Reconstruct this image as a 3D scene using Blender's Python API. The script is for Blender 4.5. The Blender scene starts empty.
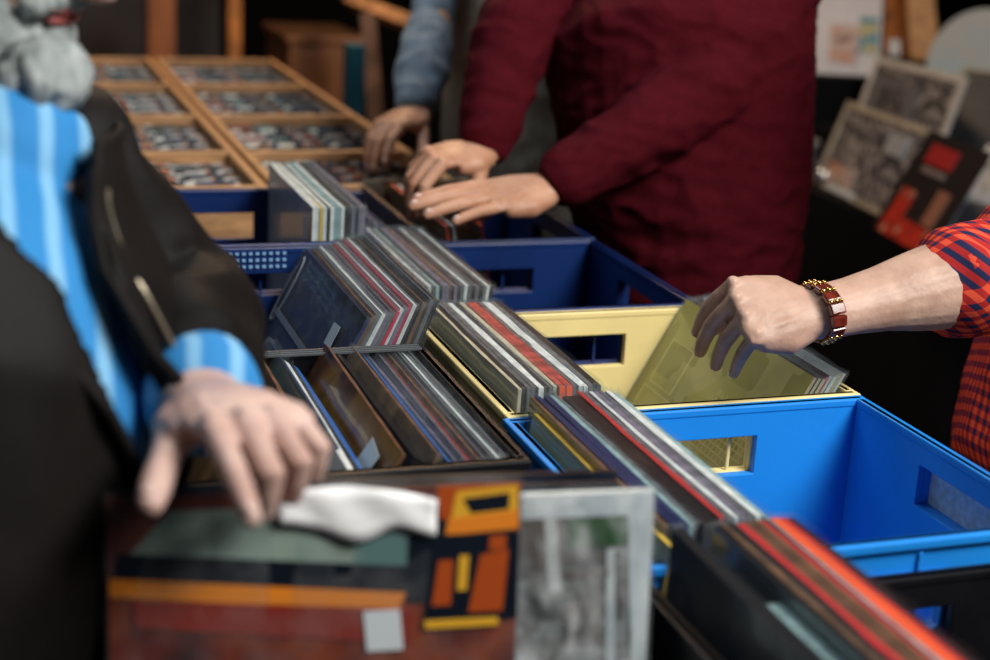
import bpy, bmesh, math, random
from mathutils import Vector as V, Matrix, noise
random.seed(7)
SC=bpy.context.scene; COL=SC.collection
R=math.radians
# ------------------------------------------------------------------ camera model (also used to measure real positions)
FPX=1500.; TH=R(16.5); YAW=R(19.5); ROLL=R(3.1); CAM=V((0,0,1.5))
fw=V((math.sin(YAW)*math.cos(TH),math.cos(YAW)*math.cos(TH),-math.sin(TH)))
rt=V((math.cos(YAW),-math.sin(YAW),0)); up=rt.cross(fw)
rt,up=rt*math.cos(ROLL)+up*math.sin(ROLL),-rt*math.sin(ROLL)+up*math.cos(ROLL)
def ray(x,y): return fw+rt*((x-495)/FPX)-up*((y-330)/FPX)
def D(x,y,d): return CAM+ray(x,y)*d
def Zp(x,y,z): r=ray(x,y); return CAM+r*((z-1.5)/r.z)
# ------------------------------------------------------------------ materials
MATS={}
def mat(name,col,rough=.5,metal=0,coat=0,spec=.5,noise_amt=0,nscale=20,bump=0,bscale=60,col2=None,emit=None,sss=0,stretch=None,coat_rough=.08):
    if name in MATS: return MATS[name]
    m=bpy.data.materials.new(name); m.use_nodes=True; nt=m.node_tree; b=nt.nodes['Principled BSDF']
    b.inputs['Base Color'].default_value=(*col,1); b.inputs['Roughness'].default_value=rough
    b.inputs['Metallic'].default_value=metal; b.inputs['Coat Weight'].default_value=coat; b.inputs['Coat Roughness'].default_value=coat_rough
    b.inputs['Specular IOR Level'].default_value=spec
    if sss: b.inputs['Subsurface Weight'].default_value=sss; b.inputs['Subsurface Radius'].default_value=(.02,.008,.004); b.inputs['Subsurface Scale'].default_value=.3
    tc=nt.nodes.new('ShaderNodeTexCoord'); mp=nt.nodes.new('ShaderNodeMapping'); nt.links.new(tc.outputs['Object'],mp.inputs[0])
    if stretch: mp.inputs['Scale'].default_value=stretch
    if noise_amt or col2:
        n=nt.nodes.new('ShaderNodeTexNoise'); n.inputs['Scale'].default_value=nscale; n.inputs['Detail'].default_value=5
        nt.links.new(mp.outputs[0],n.inputs['Vector'])
        r=nt.nodes.new('ShaderNodeValToRGB'); nt.links.new(n.outputs[0],r.inputs[0])
        c2=col2 or tuple(min(1,c*(1+noise_amt)) for c in col); c1=col if col2 else tuple(c*(1-noise_amt) for c in col)
        r.color_ramp.elements[0].color=(*c1,1); r.color_ramp.elements[1].color=(*c2,1)
        r.color_ramp.elements[0].position=.38; r.color_ramp.elements[1].position=.62
        nt.links.new(r.outputs[0],b.inputs['Base Color'])
    if bump:
        n2=nt.nodes.new('ShaderNodeTexNoise'); n2.inputs['Scale'].default_value=bscale; n2.inputs['Detail'].default_value=4
        nt.links.new(mp.outputs[0],n2.inputs['Vector'])
        bp=nt.nodes.new('ShaderNodeBump'); bp.inputs['Strength'].default_value=bump; bp.inputs['Distance'].default_value=.003
        nt.links.new(n2.outputs[0],bp.inputs['Height']); nt.links.new(bp.outputs[0],b.inputs['Normal'])
    MATS[name]=m; return m
def art(name,cols,scale=14,kind='vor',rough=.35,coat=.5,stretch=(1,1,1)):
    """printed artwork: several ink colours in cells, stripes or clouds"""
    if name in MATS: return MATS[name]
    m=mat(name,cols[0],rough,coat=coat); nt=m.node_tree; b=nt.nodes['Principled BSDF']
    tc=nt.nodes.new('ShaderNodeTexCoord'); mp=nt.nodes.new('ShaderNodeMapping'); mp.inputs['Scale'].default_value=stretch
    nt.links.new(tc.outputs['Object'],mp.inputs[0])
    rp=nt.nodes.new('ShaderNodeValToRGB'); cr=rp.color_ramp; cr.interpolation='CONSTANT' if kind!='cloud' else 'LINEAR'
    while len(cr.elements)<len(cols): cr.elements.new(.5)
    for i,c in enumerate(cols):
        cr.elements[i].position=(i/len(cols)) if kind!='cloud' else .3+.4*i/max(1,len(cols)-1); cr.elements[i].color=(*c,1)
    if kind=='vor':
        t=nt.nodes.new('ShaderNodeTexVoronoi'); t.inputs['Scale'].default_value=scale; t.distance='CHEBYCHEV'
        sp=nt.nodes.new('ShaderNodeSeparateColor'); nt.links.new(mp.outputs[0],t.inputs['Vector']); nt.links.new(t.outputs['Color'],sp.inputs[0]); nt.links.new(sp.outputs[0],rp.inputs[0])
    else:
        t=nt.nodes.new('ShaderNodeTexNoise'); t.inputs['Scale'].default_value=scale; t.inputs['Detail'].default_value=6 if kind=='cloud' else 2
        nt.links.new(mp.outputs[0],t.inputs['Vector']); nt.links.new(t.outputs[0],rp.inputs[0])
    nt.links.new(rp.outputs[0],b.inputs['Base Color']); return m
def clear(name='clear_polythene',fac=.035,rough=.12,tint=(.93,.96,.97)):
    if name in MATS: return MATS[name]
    m=bpy.data.materials.new(name); m.use_nodes=True; nt=m.node_tree; nt.nodes.clear()
    o=nt.nodes.new('ShaderNodeOutputMaterial'); mx=nt.nodes.new('ShaderNodeMixShader'); t=nt.nodes.new('ShaderNodeBsdfTransparent'); t.inputs[0].default_value=(*tint,1)
    g=nt.nodes.new('ShaderNodeBsdfPrincipled'); g.inputs['Base Color'].default_value=(.75,.78,.8,1); g.inputs['Roughness'].default_value=rough; g.inputs['Specular IOR Level'].default_value=1.
    n=nt.nodes.new('ShaderNodeTexNoise'); n.inputs['Scale'].default_value=38; n.inputs['Detail'].default_value=3
    tc=nt.nodes.new('ShaderNodeTexCoord'); nt.links.new(tc.outputs['Object'],n.inputs[0])
    bp=nt.nodes.new('ShaderNodeBump'); bp.inputs['Strength'].default_value=.5; bp.inputs['Distance'].default_value=.004; nt.links.new(n.outputs[0],bp.inputs['Height']); nt.links.new(bp.outputs[0],g.inputs['Normal'])
    mr=nt.nodes.new('ShaderNodeMapRange'); mr.inputs[1].default_value=.4; mr.inputs[2].default_value=.75; mr.inputs[3].default_value=fac*.6; mr.inputs[4].default_value=fac*2.4
    nt.links.new(n.outputs[0],mr.inputs[0])
    lw=nt.nodes.new('ShaderNodeLayerWeight'); lw.inputs[0].default_value=.25
    ad=nt.nodes.new('ShaderNodeMath'); ad.operation='ADD'; ad.use_clamp=True; ml=nt.nodes.new('ShaderNodeMath'); ml.operation='MULTIPLY'; ml.inputs[1].default_value=.11
    nt.links.new(lw.outputs['Facing'],ml.inputs[0]); nt.links.new(mr.outputs[0],ad.inputs[0]); nt.links.new(ml.outputs[0],ad.inputs[1])
    nt.links.new(ad.outputs[0],mx.inputs[0]); nt.links.new(t.outputs[0],mx.inputs[1]); nt.links.new(g.outputs[0],mx.inputs[2]); nt.links.new(mx.outputs[0],o.inputs[0])
    MATS[name]=m; return m
# ------------------------------------------------------------------ mesh helpers
class MB:
    def __init__(s): s.v=[];s.f=[];s.m=[]
    def add(s,vs,fs,mi=0):
        o=len(s.v); s.v+= [tuple(v) for v in vs]; s.f+=[tuple(i+o for i in f) for f in fs]; s.m+=[mi]*len(fs); return s
    def box(s,a,b,mi=0,M=None,mis=None):
        x0,y0,z0=a;x1,y1,z1=b
        vs=[V(p) for p in((x0,y0,z0),(x1,y0,z0),(x1,y1,z0),(x0,y1,z0),(x0,y0,z1),(x1,y0,z1),(x1,y1,z1),(x0,y1,z1))]
        if M: vs=[M@v for v in vs]
        o=len(s.v); s.v+=[tuple(v) for v in vs]
        for k,f in enumerate(((0,3,2,1),(4,5,6,7),(0,1,5,4),(1,2,6,5),(2,3,7,6),(3,0,4,7))):   # -z +z -y +x +y -x
            s.f.append(tuple(i+o for i in f)); s.m.append(mis[k] if mis else mi)
        return s
    def tube(s,pts,rad,mi=0,N=14,side=None,cap=True):
        """swept tube; rad: scalars or (a,b); side: vector giving direction of a"""
        pts=[V(p) for p in pts]; rad=[(r,r) if not isinstance(r,(tuple,list)) else r for r in rad]
        n=len(pts); P=[];Q=[]
        def tang(i): return ((pts[min(i+1,n-1)]-pts[max(i-1,0)])).normalized()
        if cap:
            t=tang(0); a,b=rad[0]; m=min(a,b)
            for k in (0,1): 
                c=[.25,.75][k]; sn=math.sin(math.acos(1-c)); P.append(pts[0]-t*m*(1-c)*.95); Q.append((a*sn,b*sn))
        for p,r in zip(pts,rad): P.append(p);Q.append(r)
        if cap:
            t=tang(n-1); a,b=rad[-1]; m=min(a,b)
            for c in (.75,.25): 
                sn=math.sin(math.acos(1-c)); P.append(pts[-1]+t*m*(1-c)*.95); Q.append((a*sn,b*sn))
        sd=V(side) if side is not None else None
        prev=None; vs=[];fs=[]
        for i in range(len(P)):
            t=(P[min(i+1,len(P)-1)]-P[max(i-1,0)]).normalized()
            ref=sd if sd is not None else (prev if prev is not None else (V((0,0,1)) if abs(t.z)<.9 else V((1,0,0))))
            u=(ref-t*ref.dot(t)); u=u.normalized() if u.length>1e-6 else t.orthogonal().normalized(); w=t.cross(u); prev=u
            for k in range(N):
                an=2*math.pi*k/N; vs.append(P[i]+u*(Q[i][0]*math.cos(an))+w*(Q[i][1]*math.sin(an)))
        for i in range(len(P)-1):
            for k in range(N):
                k2=(k+1)%N; fs.append((i*N+k,i*N+k2,(i+1)*N+k2,(i+1)*N+k))
        fs.append(tuple(range(N-1,-1,-1))); o=(len(P)-1)*N; fs.append(tuple(o+k for k in range(N)))
        return s.add(vs,fs,mi)
    def ball(s,c,r,mi=0,M=None,N=12):
        c=V(c); r=(r,r,r) if not isinstance(r,(tuple,list)) else r; vs=[];fs=[]
        K=N//2+1
        for i in range(1,K):
            ph=math.pi*i/K
            for k in range(N):
                th=2*math.pi*k/N; p=V((r[0]*math.sin(ph)*math.cos(th),r[1]*math.sin(ph)*math.sin(th),r[2]*math.cos(ph)))
                vs.append(c+(M@p if M else p))
        top=len(vs); vs.append(c+(M@V((0,0,r[2])) if M else V((0,0,r[2])))); bot=len(vs); vs.append(c+(M@V((0,0,-r[2])) if M else V((0,0,-r[2]))))
        for i in range(K-2):
            for k in range(N): k2=(k+1)%N; fs.append((i*N+k,(i+1)*N+k,(i+1)*N+k2,i*N+k2))
        for k in range(N): k2=(k+1)%N; fs.append((top,k,k2)); fs.append((bot,(K-2)*N+k2,(K-2)*N+k))
        return s.add(vs,fs,mi)
    def build(s,name,mats,parent=None,smooth=False,bevel=0):
        me=bpy.data.meshes.new(name); me.from_pydata(s.v,[],s.f)
        if not isinstance(mats,(list,tuple)): mats=[mats]
        for m in mats: me.materials.append(m)
        me.polygons.foreach_set('material_index',s.m)
        if smooth: me.polygons.foreach_set('use_smooth',[True]*len(me.polygons))
        me.update(); o=bpy.data.objects.new(name,me); COL.objects.link(o)
        if parent: o.parent=parent
        if bevel:
            b=o.modifiers.new('edge','BEVEL'); b.width=bevel; b.segments=2; b.limit_method='ANGLE'
        return o
    def remesh(s,vox,smooth=4):
        """union of all closed pieces as a fresh MB"""
        me=bpy.data.meshes.new('tmp'); me.from_pydata(s.v,[],s.f); me.update(); o=bpy.data.objects.new('tmp',me); COL.objects.link(o)
        bm=bmesh.new(); bm.from_mesh(me); bmesh.ops.recalc_face_normals(bm,faces=bm.faces); bm.to_mesh(me); bm.free()
        r=o.modifiers.new('r','REMESH'); r.mode='VOXEL'; r.voxel_size=vox
        if smooth: q=o.modifiers.new('s','SMOOTH'); q.factor=.5; q.iterations=smooth
        dg=bpy.context.evaluated_depsgraph_get(); ev=o.evaluated_get(dg); m2=ev.to_mesh()
        out=MB(); out.v=[tuple(v.co) for v in m2.vertices]; out.f=[tuple(p.vertices) for p in m2.polygons]; out.m=[0]*len(out.f)
        out.n=[tuple(v.normal) for v in m2.vertices]
        ev.to_mesh_clear(); bpy.data.objects.remove(o); bpy.data.meshes.remove(me); return out
    def displace(s,fn):
        s.v=[tuple(V(p)+V(n)*fn(V(p))) for p,n in zip(s.v,s.n)]; return s
    def join(s,o,mi=0): return s.add(o.v,o.f,mi)
def empty(name,loc=(0,0,0)):
    o=bpy.data.objects.new(name,None); COL.objects.link(o); o.location=loc; o.empty_display_size=.05; return o
def tag(o,label,cat,group=None,kind=None):
    if label:o['label']=label
    if cat:o['category']=cat
    if group:o['group']=group
    if kind:o['kind']=kind
    return o
def struct(o): o['kind']='structure'; return o
# ------------------------------------------------------------------ palette
wood=mat('pale_pine',(.50,.27,.12),.55,noise_amt=.25,nscale=14,stretch=(1,6,6),bump=.2)
wood_dark=mat('orange_brown_wood',(.3,.1,.03),.5,noise_amt=.35,nscale=10,stretch=(1,1,.2))
black_pl=mat('black_plastic',(.006,.006,.008),.4,noise_amt=.2,bump=.1,spec=.35)
navy_pl=mat('dark_blue_plastic',(.004,.025,.13),.38,noise_amt=.12,nscale=8,bump=.08,bscale=90)
sky_pl=mat('light_blue_plastic',(.012,.26,.80),.4,noise_amt=.08,nscale=6,bump=.08,bscale=90)
yel_pl=mat('yellow_plastic',(.92,.76,.34),.42,noise_amt=.07,nscale=8,bump=.08,bscale=90)
# ------------------------------------------------------------------ setting
m=MB(); m.box((-4,-2,-.05),(7,8.2,0)); struct(m.build('floor',mat('dark_concrete_floor',(.012,.009,.008),.8,spec=.2,noise_amt=.3,nscale=3)))
m=MB(); m.box((-4,8.1,0),(7,8.2,3.6)); struct(m.build('wall_back',mat('dark_back_wall',(.004,.003,.003),.9,spec=.1,noise_amt=.3,nscale=2)))
m=MB(); m.box((6.9,-2,0),(7,8.1,3.6)); struct(m.build('wall_right',MATS['dark_back_wall']))
m=MB(); m.box((-4,-2,0),(-3.9,8.1,3.6)); struct(m.build('wall_left',MATS['dark_back_wall']))
# sales table
TT=.70
t=empty('market_table',(.4,1.35,0)); tag(t,'long dark table carrying the coloured record crates','table')
m=MB(); m.box((.05,.45,TT-.03),(.9,2.44,TT)); o=m.build('tabletop',mat('dark_stained_board',(.02,.014,.011),.6,noise_amt=.3,nscale=9),t,bevel=.003); o.location=-t.location
for x,y in((.10,.5),(.85,.5),(.10,2.38),(.85,2.38)):
    m=MB(); m.box((x-.025,y-.025,0),(x+.025,y+.025,TT-.03)); o=m.build('leg',MATS['dark_stained_board'],t); o.location=-t.location
m=MB(); m.box((0.055,.58,TT),(.440,2.22,TT+.063)); tag(m.build('plank',MATS['dark_stained_board'],bevel=.002),'thick dark board lying on the table under the left row of crates','board')
# ------------------------------------------------------------------ crates
def wall_holed(mb,axis,pos,th,a0,a1,z0,z1,hole,mi=0):
    """slab across an axis with an optional handle opening"""
    def P(a,z,k):
        q=pos+(th if k else 0)
        return (a,q,z) if axis=='y' else (q,a,z)
    if not hole:
        A=[a0,a1]; Zs=[z0,z1]
    else:
        A=[a0,hole[0],hole[1],a1]; Zs=[z0,hole[2],hole[3],z1]
    na,nz=len(A),len(Zs); vs=[P(A[i],Zs[j],k) for k in(0,1) for j in range(nz) for i in range(na)]
    idx=lambda i,j,k:k*na*nz+j*na+i
    fs=[]; full=lambda i,j:0<=i<na-1 and 0<=j<nz-1 and not(hole and i==1 and j==1)
    for i in range(na-1):
        for j in range(nz-1):
            if not full(i,j): continue
            fs.append((idx(i,j,0),idx(i+1,j,0),idx(i+1,j+1,0),idx(i,j+1,0))); fs.append((idx(i,j,1),idx(i,j+1,1),idx(i+1,j+1,1),idx(i+1,j,1)))
            if not full(i-1,j): fs.append((idx(i,j,0),idx(i,j+1,0),idx(i,j+1,1),idx(i,j,1)))
            if not full(i+1,j): fs.append((idx(i+1,j,0),idx(i+1,j,1),idx(i+1,j+1,1),idx(i+1,j+1,0)))
            if not full(i,j-1): fs.append((idx(i,j,0),idx(i,j,1),idx(i+1,j,1),idx(i+1,j,0)))
            if not full(i,j+1): fs.append((idx(i,j+1,0),idx(i+1,j+1,0),idx(i+1,j+1,1),idx(i,j+1,1)))
    mb.add(vs,fs,mi)
def crate(label,mt,x0,x1,y0,y1,zb,zt,holes={},low=None,slope=False,ribs=True):
    r=empty('record_crate',((x0+x1)/2,(y0+y1)/2,zb)); tag(r,label,'crate','plastic record crates set out in two rows')
    L=-r.location; T=.007; m=MB(); r.location=r.location
    m.box((x0,y0,zb),(x1,y1,zb+.006))
    wall_holed(m,'y',y0,T,x0,x1,zb,low or zt,holes.get('front')); wall_holed(m,'y',y1-T,T,x0,x1,zb,zt,holes.get('back'))
    if slope:
        for xx in(x0,x1-T):
            pr_=[(y0+T,zb),(y1-T,zb),(y1-T,zt),(y0+.25,zt),(y0+.19,low),(y0+T,low)]; k_=len(pr_)
            m.add([(xx,a,b) for a,b in pr_]+[(xx+T,a,b) for a,b in pr_],[tuple(range(k_-1,-1,-1)),tuple(range(k_,2*k_))]+[(q,(q+1)%k_,(q+1)%k_+k_,q+k_) for q in range(k_)])
    else:
        wall_holed(m,'x',x0,T,y0+T,y1-T,zb,zt,holes.get('left')); wall_holed(m,'x',x1-T,T,y0+T,y1-T,zb,zt,holes.get('right'))
    # collars round the handle openings, standing 9 mm proud outside
    for s,h in holes.items():
        a0,a1,z0,z1=h; c=.004; dpt=.006
        if s in('front','back'):
            q0,q1=(y0-dpt,y0) if s=='front' else (y1,y1+dpt*.4)
            for A,B in(((a0-c,q0,z0-c),(a1+c,q1,z0)),((a0-c,q0,z1),(a1+c,q1,z1+c)),((a0-c,q0,z0),(a0,q1,z1)),((a1,q0,z0),(a1+c,q1,z1))): m.box(A,B)
        else:
            q0,q1=(x1,x1+.012) if s=='right' else (x0-.012,x0)
            for A,B in(((q0,a0-c,z0-c),(q1,a1+c,z0)),((q0,a0-c,z1),(q1,a1+c,z1+c)),((q0,a0-c,z0),(q1,a0,z1)),((q0,a1,z0),(q1,a1+c,z1))): m.box(A,B)
    if ribs:
        for k in range(4):
            x=x0+.05+(x1-x0-.1)*k/3
            for yy0,yy1 in((y0-.003,y0),): m.box((x-.002,yy0,zb+.01),(x+.002,yy1,(low or zt)-.012))
    b=m.build('crate_body',mt,r,bevel=.0012); b.location=L
    m=MB(); e=.0045; h=.009
    if not slope: m.box((x0-e,y0-e,(low or zt)-h),(x1+e,y0+T+.001,low or zt))
    m.box((x0-e,y1-T-.001,zt-h),(x1+e,y1+e,zt)); ys_=y0+(.25 if slope else T+.001)
    m.box((x0-e,ys_,zt-h),(x0+T+.001,y1-T-.001,zt)); m.box((x1-T-.001,ys_,zt-h),(x1+e,y1-T-.001,zt))
    b=m.build('rim',mt,r,bevel=.002); b.location=L
    if slope:
        m=MB(); m.box((x0-e,y0-e,low-h),(x1+e,y0+T+.001,low)); b=m.build('front_rim',mt,r,bevel=.002); b.location=L
    return r
ZR=1.0; LB=.763
crate('light blue crate in front of the yellow one, nearly empty on its right side',sky_pl,.478,.874,.962,1.298,TT,ZR,{'back':(.632,.752,.924,.966),'right':(1.03,1.17,.93,.972),'front':(.62,.75,.92,.965)})
crate('pale yellow crate between the light blue crate and a dark blue one',yel_pl,.484,.876,1.308,1.655,TT,ZR,{'back':(.64,.758,.928,.969),'right':(1.42,1.54,.93,.972),'front':(.632,.752,.924,.966)})
crate('dark blue crate directly behind the yellow one, mostly empty at right',navy_pl,.497,.862,1.668,2.02,TT,ZR,{'back':(.655,.768,.925,.96),'right':(1.78,1.90,.92,.97),'front':(.64,.758,.928,.969)})
crate('dark blue crate under the hands of the person in the maroon sweater',navy_pl,.497,.866,2.032,2.40,TT,ZR,{'front':(.655,.768,.925,.96),'right':(2.15,2.27,.92,.97),'back':(.62,.74,.92,.965)})
crate('black crate in the right row, nearest the camera, with a handle opening at its back',black_pl,.470,.86,.60,.950,TT,.975,{'back':(.62,.752,.905,.945)})
crate('black crate holding worn records, in the middle of the left row',black_pl,.072,.437,1.135,1.474,LB,1.025)
crate('dark blue crate with dotted back panel and long slot, in the left row',navy_pl,.088,.476,1.486,1.828,LB,1.05,{'back':(.12,.39,.988,1.016)},low=.93,slope=True,ribs=False)
crate('dark blue crate farthest in the left row, brown wood seen through its handle',navy_pl,.08,.482,1.842,2.19,LB,1.05,{'back':(.255,.383,.975,1.014),'front':(.12,.39,.988,1.016)})
crate('black crate nearest the camera on the left, holding the covers under the pointing finger',black_pl,.085,.464,.60,.945,LB,1.0)
m=MB(); m.box((.883,.99,TT+.0005),(.888,1.22,.985)); tag(m.build('card_sheet',mat('pale_blue_card',(.5,.62,.68),.7,noise_amt=.15,nscale=120)),'pale grey-blue card standing outside the light blue crate, seen through its right handle','card')
# dotted panel strip and grey packing strips of the slotted crate
cr=[o for o in COL.objects if o.get('label','').startswith('dark blue crate with dotted')][0]
m=MB()
for j in range(3):
    for i in range(12): m.box((.262+i*.0085,1.8185,1.024+j*.0085),(.2665+i*.0085,1.821,1.0275+j*.0085))
o=m.build('dotted_panel',mat('pale_blue_studs',(.25,.45,.75),.4),cr); o.location=-cr.location; o['label']='pale blue studs in three rows'
cr=[o for o in COL.objects if o.get('label','').startswith('black crate holding worn')][0]
m=MB()
for k in range(3): m.box((.075,1.466-k*.0065,1.0245),(.434,1.4672-k*.0065,1.0275))
o=m.build('rail',mat('worn_grey_edge',(.09,.10,.11),.3),cr,bevel=.0005); o.location=-cr.location; o['label']='thin grey rails along the back rim'
# ------------------------------------------------------------------ records
def C(*c): return c
E_WHITE=mat('white_card_edge',(.74,.75,.72),.5,coat=.3,noise_amt=.12,nscale=60)
E_CREAM=mat('cream_card_edge',(.55,.47,.33),.5,noise_amt=.12,nscale=60)
E_BLACK=mat('black_card_edge',(.012,.012,.014),.3,coat=.5)
E_GREY=mat('grey_card_edge',(.13,.13,.14),.35,coat=.4,noise_amt=.3,nscale=70)
E_LILAC=mat('lilac_grey_edge',(.18,.15,.21),.35,coat=.4,noise_amt=.3,nscale=70)
E_RED=mat('red_card_edge',(.55,.03,.03),.4,coat=.4)
E_CRIM=mat('crimson_card_edge',(.5,.01,.06),.4,coat=.4)
E_ORANGE=mat('orange_card_edge',(.85,.10,.025),.45,coat=.3)
E_BLUE=mat('blue_card_edge',(.02,.12,.42),.4,coat=.4)
E_NAVY=mat('navy_card_edge',(.008,.02,.09),.35,coat=.5)
E_BROWN=mat('brown_card_edge',(.13,.06,.03),.5,noise_amt=.3,nscale=50)
E_YEL=mat('yellow_card_edge',(.7,.45,.06),.45)
E_TEAL=mat('pale_teal_edge',(.28,.42,.42),.35,coat=.4,noise_amt=.2,nscale=60)
EDGE={'white':E_WHITE,'cream':E_CREAM,'black':E_BLACK,'grey':E_GREY,'lilac':E_LILAC,'red':E_RED,'crimson':E_CRIM,'orange':E_ORANGE,'blue':E_BLUE,'navy':E_NAVY,'brown':E_BROWN,'yellow':E_YEL,'pale teal':E_TEAL}
A_DARK=art('dark_cover_art',[C(.005,.010,.02),C(.008,.02,.04),C(.004,.006,.012),C(.018,.045,.085)],9,'cloud')
A_BRN=art('brown_photo_cover',[C(.03,.02,.012),C(.12,.06,.025),C(.2,.12,.04),C(.06,.03,.02),C(.16,.15,.10)],11,'cloud')
A_OCH=art('ochre_painting_cover',[C(.03,.015,.01),C(.14,.06,.02),C(.22,.12,.02),C(.06,.03,.02),C(.17,.06,.02)],9,'cloud')
A_YEL=art('yellow_green_cover',[C(.5,.44,.10),C(.38,.34,.08),C(.55,.48,.16)],22,'vor')
A_WHT=art('pale_cover',[C(.5,.5,.48),C(.4,.42,.42),C(.55,.54,.5)],8,'cloud')
A_RED=art('red_cover',[C(.3,.03,.02),C(.4,.08,.03),C(.15,.02,.02)],8,'cloud')
A_GRY=art('grey_cover',[C(.12,.12,.13),C(.2,.2,.2),C(.06,.06,.07)],10,'vor')
ART={'white':A_WHT,'cream':A_WHT,'black':A_DARK,'grey':A_GRY,'lilac':A_GRY,'red':A_RED,'crimson':A_RED,'orange':A_RED,'blue':A_DARK,'navy':A_DARK,'brown':A_BRN,'yellow':A_YEL,'pale teal':A_WHT}
POLY=clear()
LP=.315
_cache={}
def record_mesh(th,edge,cover,H=LP,W=LP,seed=0):
    k=(th,edge.name,cover.name,H,W,seed)
    if k in _cache: return _cache[k]
    bm=bmesh.new()
    # sleeve body: slightly bowed, rounded spine; x thickness, y width, z height
    rnd=random.Random(seed*17+3); n=8
    rows=[]
    for i in range(n+1):
        y=W*i/n; bow=.0016*math.sin(math.pi*i/n)*rnd.uniform(.4,1.2)
        a=bm.verts.new((-bow*.4,y,0)); b=bm.verts.new((th+bow*.3,y,0)); c=bm.verts.new((th+bow,y,H-.0004*rnd.random())); d=bm.verts.new((-bow,y,H)); rows.append((a,b,c,d))
    for i in range(n):
        A,B=rows[i],rows[i+1]
        for q,(p,r) in enumerate(((0,1),(1,2),(2,3),(3,0))):
            f=bm.faces.new((A[p],A[r],B[r],B[p])); f.material_index=1 if q in(0,2) else 0
            if q in(1,3): f.material_index=0
    for rr,fl in((rows[0],1),(rows[-1],0)):
        f=bm.faces.new(rr if fl else rr[::-1]); f.material_index=2 if fl else 1
    bmesh.ops.recalc_face_normals(bm,faces=bm.faces)
    me=bpy.data.meshes.new('vinyl_record'); bm.to_mesh(me); bm.free(); me.materials.append(cover); me.materials.append(edge); me.materials.append(edge)
    _cache[k]=me; return me
def poly_mesh(th,H=LP,W=LP,seed=0):
    k=('poly',th,H,W,seed%4)
    if k in _cache: return _cache[k]
    rnd=random.Random(seed); m=MB(); n=14; e=.0022
    for sx in(-e,th+e):
        vs=[];fs=[]
        for i in range(n+1):
            y=-e+(W+2*e)*i/n
            for j in range(3):
                z=[-e,H*.55,H+.004+rnd.uniform(-.0018,.0025)][j]
                vs.append((sx+(rnd.uniform(-.0007,.0007) if j==2 else 0)+(0 if j<2 else (-.0008 if sx<0 else -.001)),y,z))
        for i in range(n):
            for j in range(2): fs.append((i*3+j,(i+1)*3+j,(i+1)*3+j+1,i*3+j+1))
        m.add(vs,fs)
    vs=[(-e,-e,-e),(th+e,-e,-e),(th+e,-e,H+.003),(-e,-e,H+.003),(-e,W+e,-e),(th+e,W+e,-e),(th+e,W+e,H+.003),(-e,W+e,H+.003)]
    m.add(vs,[(0,1,2,3),(4,7,6,5),(0,4,5,1)])
    me=bpy.data.meshes.new('plastic_sleeve'); me.from_pydata(m.v,[],m.f); me.materials.append(POLY); me.polygons.foreach_set('use_smooth',[True]*len(me.polygons)); _cache[k]=me; return me
def record(pos,label,th=.0045,edge='grey',cover=None,lean=0,yaw=0,pitch=0,group=None,plastic=True,H=LP,W=LP,seed=0,mtx=None):
    """pos = bottom near edge; lean tips the top towards +x"""
    o=bpy.data.objects.new('vinyl_record',record_mesh(th,EDGE[edge],cover or ART[edge],H,W,seed%4)); COL.objects.link(o)
    o.matrix_world=mtx if mtx else Matrix.Translation(pos)@Matrix.Rotation(R(yaw),4,'Z')@Matrix.Rotation(R(pitch),4,'X')@Matrix.Rotation(R(lean),4,'Y')
    tag(o,label,'record',group)
    if plastic:
        p=bpy.data.objects.new('plastic_sleeve',poly_mesh(th,H,W,seed)); COL.objects.link(p); p.parent=o; p['label']='clear polythene outer'
    return o
def sticker(rec,y,z,w=.03,h=.03,mt=None,name='price_sticker',label='pale price sticker',rot=0,off=.0045):
    mb=MB(); M=Matrix.Translation((-off,y,z))@Matrix.Rotation(R(rot),4,'X'); mb.box((-.0004,-w/2,-h/2),(0,w/2,h/2),M=M)
    s=mb.build(name,mt or mat('sticker_paper',(.5,.62,.68),.5),rec); s['label']=label; return s
ORD=['first','second','third','fourth','fifth','sixth','seventh','eighth','ninth','tenth','eleventh','twelfth','thirteenth','fourteenth','fifteenth','sixteenth','seventeenth','eighteenth','nineteenth','twentieth','twenty-first','twenty-second']
def stack(where,group,x0,x1,ynear,zb,edges,lean0,lean1,thick=None,yj=.004,xpos='top',plastic=True,first=0):
    n=len(edges); out=[]; TH_=[(thick[i] if thick else .0042) for i in range(n)]; gp=max(0,(x1-x0-sum(TH_[:-1]))/max(1,n-1))
    for i,e in enumerate(edges):
        f=i/max(1,n-1); ln=lean0+(lean1-lean0)*f+random.uniform(-.15,.15)
        X=x0+sum(TH_[:i])+gp*i
        xb=X-LP*math.sin(R(ln)) if xpos=='top' else X
        th=(thick[i] if thick else .0042)
        r=record((xb,ynear+random.uniform(0,yj),zb+random.uniform(0,.0015)),f'{e}-edged sleeve, {ORD[i]} from left {where}',th,e,None,ln,random.uniform(-.25,.25),0,group,plastic,seed=random.randrange(99))
        out.append(r)
    return out
FL=TT+.0062; FLL=LB+.0062
# far left crate (behind the slotted one)
s=stack('in the far left dark blue crate','record sleeves in the far left dark blue crate',.404,.470,1.868,FLL+.004,
 ['white','white','yellow','white','black','white','pale teal','pale teal','white','black','black','grey','navy','grey','lilac'],1,1.5)
sticker(s[0],.022,.285,.02,.03)
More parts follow.
